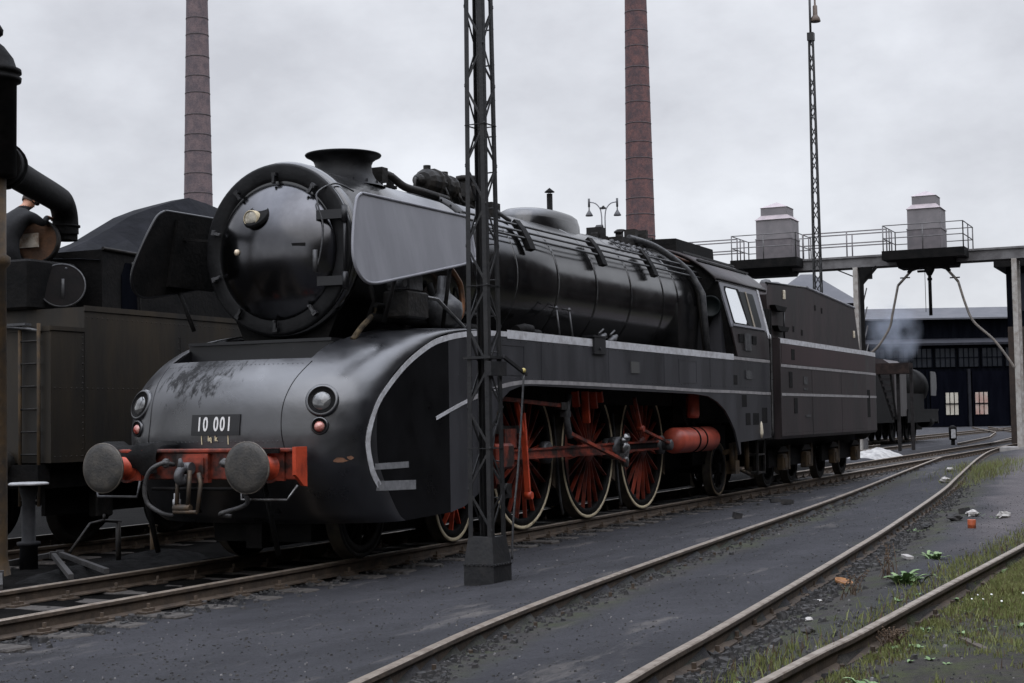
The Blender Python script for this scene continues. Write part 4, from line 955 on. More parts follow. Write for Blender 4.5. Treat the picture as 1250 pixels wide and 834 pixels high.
# --- wheels
def wheel(name, R_, x, y, nsp, side, tyrem, spokem, cw=0.):
    c = Vector((x, y, R_)); s = side
    # y outward = s
    def disc(prof, m_): 
        bb = MB(); bb.lathe(c, (0, s, 0), prof, 56, cap=False); return bb
    w_ = disc([(-.06, R_-.115), (-.06, R_-.14), (.050, R_-.14), (.058, R_-.13), (.058, R_-.045), (.02, R_-.04)], None)
    rim = w_.build(name, soot if tyrem is cream else grimy, loco)
    bb = disc([(-.085, R_+.028), (-.055, R_+.028), (-.05, R_), (.058, R_-.004)], None); bb.lathe(c, (0, s, 0), [(.058, R_-.004), (.066, R_-.010), (.066, R_-.046), (.058, R_-.050), (.05, R_-.06), (-.08, R_-.06)], 56, 1, cap=False)
    bb.build('tyre', [tread, tyrem], rim, fix=False)
    bb = MB()
    hr = .17 if R_ > .8 else .11
    for k in range(nsp):
        a = 2*math.pi*(k+.5)/nsp; d = Vector((math.cos(a), 0, math.sin(a))); e = Vector((-math.sin(a), 0, math.cos(a)))
        p0 = c+d*hr*.8+Vector((0, s*.045, 0)); p1 = c+d*(R_-.12)+Vector((0, s*.01, 0))
        w0, w1 = .024, .016; o_ = Vector((0, s*.025, 0)); V = []
        for p, ww in ((p0, w0), (p1, w1)): V += [p+e*ww-o_, p+e*ww*.5+o_, p-e*ww*.5+o_, p-e*ww-o_]
        bb.add(V, [(0, 1, 5, 4), (1, 2, 6, 5), (2, 3, 7, 6), (3, 0, 4, 7)])
    bb.lathe(c, (0, s, 0), [(-.06, hr), (.07, hr), (.09, hr*.85), (.10, hr*.5), (.10, 0)], 28, cap=False)
    bb.build('spokes', spokem, rim)
    if cw:
        bb = MB(); a0, a1 = math.pi-cw/2+CRA, math.pi+cw/2+CRA; n_ = 14; rows = []
        for k in range(n_+1):
            a = lerp(a0, a1, k/n_); q = (R_-.12); ch = (R_-.12)*math.cos(cw/2)*1.03/max(.2, math.cos(a-CRA-math.pi))
            rows.append([(x+math.cos(a)*q, y+s*.05, R_+math.sin(a)*q), (x+math.cos(a)*ch, y+s*.05, R_+math.sin(a)*ch), (x+math.cos(a)*ch, y-s*.0, R_+math.sin(a)*ch)])
        bb.grid(rows, smooth=False); bb.build('counterweight', spokem, rim)
    return rim
CRA = R(4)     # crank angle
DX = [6.49, 8.79, 11.09]
for s in (-1, 1):
    for x in DX: wheel('driving_wheel', 1.0, x, s*.755, 20, s, cream, spokered, R(70))
    for x in (2.27, 4.45): wheel('carrying_wheel', .5, x, s*.755, 10, s, (cream if x > 4 else grimy), (red if x > 4 else soot))
    wheel('carrying_wheel', .5, 15.11, s*.755, 10, s, mat('dull_tyre', (.20, .15, .09), .6, .2, (.09, .07, .05), 8), soot)
for x, r_ in [(q, .10) for q in DX]+[(2.27, .08), (4.45, .08), (15.11, .08)]:
    b = MB(); b.cyl((x, -.7, 1.0 if r_ > .09 else .5), (x, .7, 1.0 if r_ > .09 else .5), r_, 14); b.build('axle', soot, loco)
# --- rods and valve gear on both sides
for s in (-1, 1):
    ox, oz = .33*math.cos(CRA), .33*math.sin(CRA)
    pin = [Vector((x+ox, s*1.0, 1.0+oz)) for x in DX]
    b = MB()
    for i in range(2):
        a, c = pin[i]+Vector((.12, 0, 0)), pin[i+1]-Vector((.12, 0, 0)); y = s*1.0
        b.xz([(a.x, a.z-.075), (c.x, c.z-.075), (c.x, c.z+.075), (a.x, a.z+.075)], y-s*.022, y+s*.008, 0)
        b.xz([(a.x, a.z+.045), (c.x, c.z+.045), (c.x, c.z+.075), (a.x, a.z+.075)], y+s*.008, y+s*.035, 1)
        b.xz([(a.x, a.z-.075), (c.x, c.z-.075), (c.x, c.z-.045), (a.x, a.z-.045)], y+s*.008, y+s*.035, 1)
    for p in pin: b.lathe(p-Vector((0, s*.05, 0)), (0, s, 0), [(0, .15), (.10, .15), (.11, .12), (.11, .07), (.14, .06), (.14, 0)], 24, 2)
    b.build('coupling_rod', [soot, redd, dullsteel], loco)
    b = MB(); a, c = Vector((4.75, s*1.13, 1.03)), pin[1]; y = s*1.13
    b.xz([(a.x, a.z-.06), (c.x-.14, c.z-.075), (c.x-.14, c.z+.075), (a.x, a.z+.06)], y-s*.02, y+s*.005, 0)
    b.xz([(a.x, a.z+.035), (c.x-.14, c.z+.055), (c.x-.14, c.z+.085), (a.x, a.z+.06)], y+s*.005, y+s*.03, 1); b.xz([(a.x, a.z-.06), (c.x-.14, c.z-.085), (c.x-.14, c.z-.055), (a.x, a.z-.035)], y+s*.005, y+s*.03, 1)
    b.lathe((c.x, s*1.06, c.z), (0, s, 0), [(0, .17), (.13, .17), (.14, .13), (.17, .10), (.17, 0)], 24, 2)
    b.build('connecting_rod', [redd, redd, dullsteel], loco)
    # return crank hub with grease fittings
    b = MB(); c = Vector((DX[1]+ox, s*1.24, 1.0+oz))
    b.lathe(c, (0, s, 0), [(0, .10), (.06, .10), (.07, .07), (.10, .05), (.10, 0)], 20); e = c+Vector((-.12, s*.04, -.20)); b.bar(c+Vector((0, s*.04, 0)), e, .05, .13, up=(0, 1, 0)); b.lathe(e, (0, s, 0), [(0, .075), (.07, .075), (.08, .05), (.09, 0)], 18)
    b.blob(c+Vector((.0, s*.05, .16)), .07); b.blob(c+Vector((-.12, s*.05, .12)), .05); b.build('return_crank', steel, loco)
    b = MB(); b.bar(e+Vector((0, s*.05, 0)), (7.08, s*1.26, 1.27), .045, .06, up=(0, 1, 0)); b.build('eccentric_rod', redd, loco)
    b = MB(); P = cspline([(7.12, s*1.24, 1.22), (7.02, s*1.24, 1.42), (7.02, s*1.24, 1.62), (7.10, s*1.24, 1.80)], 5); b.tube(P, .05, 8); b.box(6.96, 7.16, s*1.2-.04, s*1.2+.04, 1.5, 1.58); b.build('expansion_link', dullsteel, loco)
    b = MB(); b.bar((4.7, s*1.22, 1.755), (6.95, s*1.22, 1.65), .05, .075, up=(0, 1, 0), mi=0); b.box(6.78, 7.0, s*1.22-.05, s*1.22+.05, 1.60, 1.70, 1); b.build('radius_rod', [redd, steel], loco)
    b = MB(); b.bar((5.62, s*1.22, 1.56), (5.70, s*1.24, .52), .04, .07, up=(0, 1, 0)); b.bar((5.5, s*1.2, 1.70), (5.62, s*1.22, 1.30), .04, .05, up=(0, 1, 0)); b.cyl((5.70, s*1.2, .50), (5.70, s*1.3, .50), .05, 12); b.build('combination_lever', red, loco)
    b = MB(); b.rbox(4.75, 5.25, min(s*1.0, s*1.28), max(s*1.0, s*1.28), .86, 1.18, .03); b.box(5.1, 5.45, s*1.12-.09, s*1.12+.09, 1.12, 1.36); b.xz([(4.85, .88), (5.2, .88), (5.08, .62), (4.97, .62)], s*1.1-.06, s*1.1+.06); b.build('crosshead', redd, loco)
    b = MB(); b.box(3.9, 5.75, s*1.08-.06, s*1.08+.06, 1.30, 1.40); b.cyl((5.0, s*1.2, .62), (5.0, s*1.3, .62), .07, 14); b.box(4.95, 5.15, s*1.22-.05, s*1.22+.05, .5, .68); b.build('slide_bar', grimy, loco)
    b = MB(); b.cyl((2.9, s*1.05, .95), (4.2, s*1.05, .95), .36, 24); b.cyl((2.9, s*1.05, 1.55), (4.2, s*1.05, 1.55), .22, 20); b.build('cylinder', soot, loco)
    # second return crank with lubricator drive rod on the rear driving wheel
    b = MB(); c = Vector((DX[2]+ox, s*1.15, 1.0+oz)); b.lathe(c-Vector((0, s*.15, 0)), (0, s, 0), [(0, .09), (.2, .09), (.22, .06), (.22, 0)], 16); b.build('crank_pin', dullsteel, loco)
    b = MB(); b.bar(c+Vector((0, s*.03, .02)), (10.1, s*1.16, 1.30), .04, .05, up=(0, 1, 0)); b.bar((10.1, s*1.16, 1.30), (9.86, s*1.16, 1.78), .04, .055, up=(0, 1, 0)); b.cyl((10.1, s*1.1, 1.3), (10.1, s*1.22, 1.3), .05, 12); b.build('lubricator_rod', redd, loco)
    for x, h in ((7.65, .22), (8.02, .45), (8.32, .24), (8.55, .15)):
        b = MB(); b.bar((x, s*1.1, 1.86), (x+.05, s*1.1, 1.86-h), .05, .10, up=(0, 1, 0)); b.build('gear_hanger', red, loco)
    for x in (7.62, 9.9):
        b = MB(); b.xz([(x-.13, .75), (x+.13, .75), (x+.11, 1.30), (x-.11, 1.30)], s*.60-.03, s*.60+.03); b.box(x-.1, x+.1, s*.66-.03, s*.66+.06, 1.1, 1.36); b.build('brake_hanger', redd, loco)
    # sand pipes and brake rigging
    for x in DX:
        b = MB(); b.tube(cspline([(x-1.12, s*.75, 1.55), (x-1.10, s*.78, 1.0), (x-1.04, s*.8, .35), (x-.9, s*.78, .12)], 5), .02, 6); b.build('sand_pipe', dullsteel, loco)
        b = MB(); b.xz([(x+.99, .55), (x+1.10, .5), (x+1.12, 1.1), (x+1.06, 1.12)], s*.75-.05, s*.75+.05); b.build('brake_block', ochre, loco)
    # red air reservoir
    b = MB(); b.lathe((11.75, s*1.08, 1.08), (1, 0, 0), [(0, .0), (.02, .12), (.08, .20), (.13, .215), (2.0, .215), (2.05, .20), (2.12, .15), (2.22, .14), (2.24, 0)], 32); tk = b.build('air_reservoir', redtank, loco)
    for x in (12.62, 13.0):
        b = MB(); b.lathe((x, s*1.08, 1.08), (1, 0, 0), [(0, .21), (0, .228), (.05, .228), (.05, .21)], 32, cap=False); b.tube([(x, s*1.08, 1.3), (x-.15, s*1.0, 1.6)], .022, 6); b.build('strap', soot, tk)
    b = MB(); b.lathe((12.78, s*1.12, 1.45), (.04, 0, 1), [(0, .10), (.05, .115), (.5, .115)], 20); b.build('brake_cylinder', redtank, loco)
# steps and piping under the cab
b = MB()
for s in (-1, 1):
    for z in (.38, .72, 1.0): b.box(15.75, 16.25, s*1.40, s*1.18, z, z+.03)
    b.box(15.74, 15.77, s*1.40, s*1.36, .36, 1.1); b.box(16.22, 16.25, s*1.4, s*1.36, .36, 1.1)
b.build('cab_steps', grimy, loco)
b = MB()
for x, z0, z1 in ((14.55, .5, .98), (14.75, .55, 1.0), (15.5, .45, 1.02)): b.cyl((x, -1.25, z0), (x, -1.25, z1), .05, 10)
b.tube([(14.3, -1.2, .82), (15.0, -1.22, .84)], .05, 8); b.tube([(14.8, -1.2, .55), (15.9, -1.22, .35)], .035, 8); b.box(14.62, 14.86, -1.3, -1.12, .42, .66)
b.build('injector', ochre, loco)
b = MB(); b.lathe((15.66, -1.47, 1.05), (0, 0, 1), [(0, .05), (.1, .07), (.26, .055), (.34, .02)], 12); b.build('pale_lamp', mat('pale_lamp_cream', (.62, .55, .42), .5), loco)

# ================================================================ TENDER
tnd = thing('tender', 'long black and dark red tender with pale lines coupled behind the numbered engine', 'tender', (21.5, 0, 0))
low = [(-1.5, 1.06), (-1.46, 1.0), (1.46, 1.0), (1.5, 1.06), (1.5, 2.97), (1.47, 3.0), (-1.47, 3.0), (-1.5, 2.97)]
b = MB(); b.yz(low, 17.12, 24.9)
rows = [[(24.9, y, z) for y, z in low], [(26.3, y*.965, z) for y, z in low], [(26.55, y*.9, max(z, 1.2)) for y, z in low]]
b.grid(rows, True, smooth=False); b.add(rows[-1], [tuple(range(8))])
body = b.build('water_tank', tenderp, tnd)
for s in (-1, 1):
    b = MB(); b.box(17.22, 24.88, s*1.5, s*1.505, 2.49, 2.88); b.build('dark_red_band', tendermar, body)
    for z, h, m_ in ((2.94, .10, white), (2.45, .055, greyline), (1.88, .055, greyline)):
        b = MB(); b.add([(17.14, s*1.507, z-h/2), (24.9, s*1.507, z-h/2), (26.3, s*1.455, z-h/2), (17.14, s*1.507, z+h/2), (24.9, s*1.507, z+h/2), (26.3, s*1.455, z+h/2),
                         (17.14, s*1.49, z-h/2), (24.9, s*1.49, z-h/2), (26.3, s*1.438, z-h/2), (17.14, s*1.49, z+h/2), (24.9, s*1.49, z+h/2), (26.3, s*1.438, z+h/2)],
                        [(0, 1, 4, 3), (1, 2, 5, 4), (3, 4, 10, 9), (4, 5, 11, 10), (0, 6, 7, 1), (1, 7, 8, 2)]); b.build('pale_line', m_, body)
    for x0, x1, z0, z1 in ((17.95, 18.22, 2.58, 2.80), (17.75, 18.0, 2.02, 2.34), (18.1, 18.35, 1.5, 1.82)):
        b = MB(); b.rbox(x0, x1, min(s*1.49, s*1.508), max(s*1.49, s*1.508), z0, z1, .0015); b.build('foothold', soot, body)
    for (x0, x1, z0, z1) in ((18.9, 19.2, 2.1, 2.26), (18.9, 19.2, 1.98, 2.02), (19.0, 19.4, 1.42, 1.47)):
        b = MB(); b.box(x0, x1, s*1.5, s*1.512, z0, z1); b.build('tender_plate', dullsteel, body)
    b = MB(); b.box(25.0, 25.35, s*1.47, s*1.497, 1.38, 2.05); b.build('rear_steps_recess', soot, body)
# side wall seams
b = MB()
for x in (19.6, 22.3): b.box(x, x+.012, -1.504, 1.504, 1.05, 2.41)
for z in (1.12, 2.40):
    for k in range(48):
        for s in (-1, 1): b.lathe((17.3+k*.16, s*1.5, z), (0, s, 0), [(0, .011), (.003, .009), (.005, 0)], 6, cap=False, smooth=False)
join_into(body, b)
ub = [(-1.30, 2.99), (-1.30, 3.95), (-1.18, 4.10), (1.18, 4.10), (1.30, 3.95), (1.30, 2.99)]
b = MB(); b.xz([(17.0, 2.99), (16.96, 3.85), (17.1, 4.08), (20.2, 4.20), (24.75, 4.03), (25.25, 2.99)], -1.3, 1.3); bunk = b.build('coal_bunker', tendermar, tnd)
bunk.data.materials[0] = tenderp
for s in (-1, 1):
    b = MB(); b.tube([(20.2, s*1.29, 4.21), (24.78, s*1.29, 4.04)], .035, 8); b.build('bunker_coping', deflm, bunk)
    b = MB(); b.tube([(17.0, s*1.29, 4.08), (20.2, s*1.29, 4.21)], .025, 8); b.build('bunker_coping', paint, bunk)
    b = MB(); b.rbox(18.2, 18.32, min(s*1.29, s*1.325), max(s*1.29, s*1.325), 3.83, 4.02, .01); b.rbox(24.55, 24.67, min(s*1.29, s*1.325), max(s*1.29, s*1.325), 3.3, 3.47, .01); b.build('marker_lamp', mat('lamp_cream', (.7, .62, .48), .4), bunk)
    for x, z in ((17.6, 3.65), (17.75, 3.25)):
        b = MB(); b.xz([(x-.45, z), (x+.45, z), (x+.30, z-.10), (x-.3, z-.10)], s*1.3, s*1.42); b.build('step_ledge', soot, bunk)
    b = MB(); b.tube([(18.0, s*1.36, 2.99), (18.0, s*1.36, 3.55)], .02, 8); b.build('handrail', paint, bunk)
    for x, z in ((20.8, 3.75), (21.4, 3.72), (18.9, 3.2), (19.6, 3.15)):
        b = MB(); b.rbox(x, x+.1, min(s*1.29, s*1.31), max(s*1.29, s*1.31), z, z+.12, .003); b.build('hatch', soot, bunk)
b = MB()
rows = []
for i in range(26):
    x = 17.3+7.3*i/25; row = []
    for j in range(13):
        y = -1.12+2.24*j/12; e = 1-max(abs(y)/1.12, abs(i/12.5-1))**4
        row.append((x, y, 3.98+.14*e+.10*noise.noise((x*1.9, y*2.1, 3))))
    rows.append(row)
b.grid(rows, smooth=False); b.build('coal_load', coal, tnd)
b = MB(); b.lathe((18.9, -.75, 4.15), (0, 0, 1), [(0, .13), (.1, .13), (.16, .09), (.18, 0)], 14); b.lathe((20.0, -.6, 4.15), (0, 0, 1), [(0, .2), (.16, .2), (.2, .12), (.2, 0)], 14); b.build('filler_cap', dullsteel, tnd)
# bellows between cab and tender
b = MB()
for k in range(6): b.box(16.44+k*.115, 16.44+k*.115+.07, -1.36, 1.36, 1.0, 3.55)
b.box(16.42, 17.13, -1.28, 1.28, 1.0, 3.5); b.build('gangway_bellows', soot, tnd)
# bogies
b = MB(); b.box(17.3, 26.2, -.9, .9, .75, 1.0)
for x0, x1 in ((18.0, 20.9), (22.4, 25.7)):
    for s in (-1, 1): b.box(x0-.3, x1+.3, s*1.02-.03, s*1.02+.03, .42, .78)
b.build('underframe', soot, tnd)
TW = (18.45, 20.35, 22.9, 25.1)
for s in (-1, 1):
    for x in TW:
        o = wheel('tender_wheel', .5, x, s*.755, 9, s, grimy, soot); o.parent = tnd
        for ch in [o]+list(kids(o)):
            off = ORG[loco.name]-ORG[tnd.name]
            ch.data.transform(Matrix.Translation(off)); ORG[ch.name] = ORG[tnd.name].copy()
        b = MB(); b.rbox(x-.17, x+.17, min(s*1.05, s*1.2), max(s*1.05, s*1.2), .34, .68, .02); b.box(x-.11, x+.11, s*1.2-.02, s*1.2+.02, .40, .60); b.build('axle_box', ochre, tnd)
        b = MB()
        for k in range(5): b.box(x-.42+k*.05, x+.42-k*.05, s*1.12-.04, s*1.12+.04, .72+k*.022, .738+k*.022)
        b.build('leaf_spring', grimy, tnd)
        b = MB(); b.xz([(x+.48, .35), (x+.62, .35), (x+.66, .85), (x+.5, .85)], s*1.08-.05, s*1.08+.05); b.build('spring_hanger', ochre, tnd)
for x in TW:
    b = MB(); b.cyl((x, -.7, .5), (x, .7, .5), .08, 12); b.build('axle', soot, tnd)
for s in (-1, 1):
    y = s*.875
    b = MB(); b.lathe((26.55, y, 1.06), (1, 0, 0), [(0, .13), (.25, .1), (.5, .1), (.5, .25), (.56, .25), (.56, 0)], 24); b.build('buffer', grimy, tnd)
# ================================================================ LEFT TENDER WITH COAL
lt = thing('tender', 'brown weathered tender heaped with coal at the left, seen from its ladder end', 'tender', (5, 4.7, 0))
b = MB(); b.box(1.86, 2.45, 3.2, 6.2, 1.06, 2.68); b.box(2.45, 10.5, 3.2, 6.2, 1.06, 2.95); tank = b.build('water_tank', brown, lt)
b = MB(); b.box(2.44, 10.5, 3.185, 3.2, 2.90, 2.965); b.box(1.85, 2.45, 3.185, 3.2, 2.64, 2.69); b.box(1.845, 1.86, 3.2, 6.2, 2.63, 2.69); b.build('edge_beading', brown, tank)
b = MB(); b.xz([(3.25, 2.95), (3.25, 3.76), (4.0, 3.74), (5.6, 3.66), (9.5, 3.6), (9.5, 2.95)], 3.6, 5.8); bk = b.build('coal_bunker', soot, lt)
b = MB(); b.tube([(3.25, 3.59, 3.77), (4, 3.59, 3.75), (5.6, 3.59, 3.67), (9.5, 3.59, 3.61)], .025, 6); b.build('bunker_rim', grimy, bk)
b = MB(); b.xz([(3.62, 2.96), (3.62, 3.45), (3.70, 3.62), (3.80, 3.62), (3.90, 3.45), (3.93, 2.96)], 3.585, 3.6); b.build('bunker_hatch', navy, bk)
b = MB(); b.tube([(3.80, 3.56, 3.63), (3.93, 3.56, 3.44), (3.96, 3.56, 2.97)], .016, 6); b.build('hatch_rail', dullsteel, bk)
rows = []
for i in range(15):
    x = 3.2+6.2*i/14; row = []
    top = float(np.interp(x, [3.2, 4.3, 5.08, 6.4, 7.2, 9.4], [3.7, 4.13, 4.60, 5.02, 4.9, 4.0]))
    for j in range(8):
        y = 3.62+2.16*j/7; e = 1-abs((y-4.7)/1.08)**1.25
        row.append((x, y, 3.62+(top-3.62)*e+(.045*noise.noise((x*1.6, y*1.6, 8))+.028*noise.noise((x*8, y*8, 2)))*min(1, 2.5*e+.2)))
    rows.append(row)
b = MB(); b.grid(rows, smooth=False); b.build('coal_load', mat('dusty_coal', (.005, .0055, .0075), .8, 0, (.011, .0115, .015), 3, .5, 9, spec=.1), lt)
b = MB(); b.rbox(2.3, 3.2, 3.95, 5.9, 2.95, 3.58, .03); b.build('filler_box', soot, lt)
def lid(c, n_, r_, m_, nm, extra=None):
    b = MB(); b.lathe(c, n_, [(0, 0), (.012, r_*.5), (.0, r_*.93), (.0, r_), (-.03, r_), (-.03, r_*.95), (-.02, .0)], 36, cap=False)
    return b.build(nm, m_, lt)
l1 = lid(Vector((2.75, 3.82, 3.27)), Vector((-.72, -.62, .25)), .285, mat('lid_inside', (.008, .006, .0055), .8, 0, (.004, .0035, .0035), 5, .2, 12, spec=.2), 'filler_lid')
b = MB(); b.lathe(Vector((2.75, 3.82, 3.27)), Vector((-.72, -.62, .25)), [(-.035, .275), (-.035, .294), (.006, .294), (.006, .278)], 36, cap=False); b.build('lid_rim', dullsteel, l1)
b = MB(); b.tube([(2.68, 3.74, 3.34), (2.70, 3.76, 3.18), (2.74, 3.8, 3.06)], .018, 6); b.blob((2.69, 3.70, 3.47), .018); b.build('lid_latch', dullsteel, l1)
l2c = Vector((2.95, 4.4, 3.88)); l2n = Vector((-.85, -.25, .12))
l2 = lid(l2c, l2n, .285, rust, 'filler_lid')
b = MB(); b.lathe(l2c, l2n, [(-.05, .27), (-.05, .30), (.03, .30), (.03, .272)], 36, cap=False); b.build('lid_rim', grimy, l2)
b = MB(); b.box(2.86, 2.89, 4.32, 4.62, 3.80, 3.98); b.build('lid_paper', mat('limescale', (.5, .45, .38), .9, 0, (.2, .12, .07), 9), l2)
for y in (3.33, 3.62):
    b = MB(); b.cyl((1.80, y, .55), (1.80, y, 2.72), .022, 8); b.build('ladder_rail', ochre, lt)
b = MB()
for k in range(8):
    b = MB(); b.cyl((1.80, 3.33, .62+k*.27), (1.80, 3.62, .62+k*.27), .014, 6); b.build('ladder_rung', grimy, lt)
b = MB(); b.tube(cspline([(1.86, 3.35, 2.62), (1.78, 3.5, 2.66), (1.78, 4.0, 2.70), (1.80, 4.7, 2.66), (1.84, 4.9, 2.6)], 5), .02, 6); b.box(1.75, 1.86, 3.5, 4.4, 2.70, 2.73); b.build('end_handrail', dullsteel, lt)
b = MB(); b.lathe((1.80, 5.0, 2.45), (-1, 0, 0), [(0, .09), (.12, .1), (.14, .06), (.14, 0)], 14); b.build('end_lamp', mat('end_lamp_cream', (.5, .4, .27), .4), lt)
b = MB(); b.box(1.9, 10.4, 3.4, 6.0, .75, 1.06); b.box(1.75, 1.95, 3.3, 6.1, .80, 1.04); 
for s in (3.72, 5.68): b.box(2.3, 10, s-.03, s+.03, .4, .8)
b.build('underframe', soot, lt)
for x in (3.2, 5.1, 7.4, 9.3):
    for y in (3.97, 5.47):
        b = MB(); s = -1 if y < 4.7 else 1
        b.lathe((x, y, .5), (0, s, 0), [(-.07, .40), (-.07, .525), (-.04, .53), (-.03, .5), (.06, .49), (.065, .43), (.02, .42), (.0, .15), (.08, .12), (.08, 0)], 36, cap=False); b.build('tender_wheel', grimy, lt)
    b = MB(); b.rbox(x-.16, x+.16, 3.52, 3.66, .34, .66, .02); b.build('axle_box', grimy, lt)
for y in (3.85, 5.55):
    b = MB(); b.lathe((1.2, y, 1.06), (1, 0, 0), [(0, 0), (.002, .22), (.03, .25), (.05, .24), (.06, .1), (.3, .1), (.3, .14), (.62, .14)], 28, cap=False); b.build('buffer', grimy, lt)
b = MB(); b.tube([(1.5, 4.7, 1.0), (1.4, 4.7, .6), (1.45, 4.75, .5)], .03, 8); b.build('coupling', soot, lt)
b = MB()
for z in (1.13, 1.95, 2.82):
    for k in range(90):
        x = 1.93+k*.095
        if x < 2.5 and z > 2.6: continue
        b.lathe((x, 3.2, z), (0, -1, 0), [(0, .012), (.004, .009), (.006, 0)], 6, cap=False, smooth=False)
for x in (2.42, 4.3, 6.2): 
    for k in range(20): b.lathe((x, 3.2, 1.13+k*.08), (0, -1, 0), [(0, .012), (.004, .009), (.006, 0)], 6, cap=False, smooth=False)
    b.box(x+.03, x+.04, 3.196, 3.2, 1.07, 2.65)
join_into(tank, b)
# coal-stage wall mass and shaded yard behind are covered by the tender itself

# ================================================================ WATER CRANE
wc = thing('water_crane', 'dark water crane with a thick arm swung over the brown tender at the far left', 'water crane', (-.08, 2.2, -.15))
b = MB(); b.lathe((-.08, 2.2, -.15), (0, 0, 1), [(0, .30), (.06, .30), (.07, .17), (.3, .13), (3.3, .118), (3.35, .16), (3.42, .16), (3.45, .118), (4.25, .118)], 24); b.build('column', ochre, wc)
b = MB(); b.lathe((-.08, 2.2, 4.10), (0, 0, 1), [(0, .13), (.03, .22), (1.02, .225), (1.03, .27), (1.07, .275), (1.075, .25), (1.11, .25), (1.12, .275), (1.16, .27), (1.17, .225), (1.28, .19), (1.40, .10), (1.44, .05), (1.5, .05), (1.53, .085), (1.58, .09), (1.63, .06), (1.65, 0)], 28); b.build('valve_housing', soot, wc)
b = MB(); b.tube([(.05, 2.28, 4.30), (.25, 2.41, 4.31)], [.235, .235], 24); b.tube([(.25, 2.41, 4.31), (.32, 2.46, 4.31)], [.26, .26], 24); b.tube(cspline([(.3, 2.45, 4.31), (1.4, 3.12, 4.345), (2.75, 3.94, 4.40), (3.10, 4.14, 4.38), (3.28, 4.24, 4.24), (3.32, 4.26, 4.0)], 8), .165, 24); b.build('arm', soot, wc)
b = MB(); b.lathe((3.32, 4.26, 3.92), (0, 0, 1), [(0, .150), (.17, .150), (.175, .185), (.20, .185), (.205, .160)], 24, cap=False); b.build('spout', soot, wc)
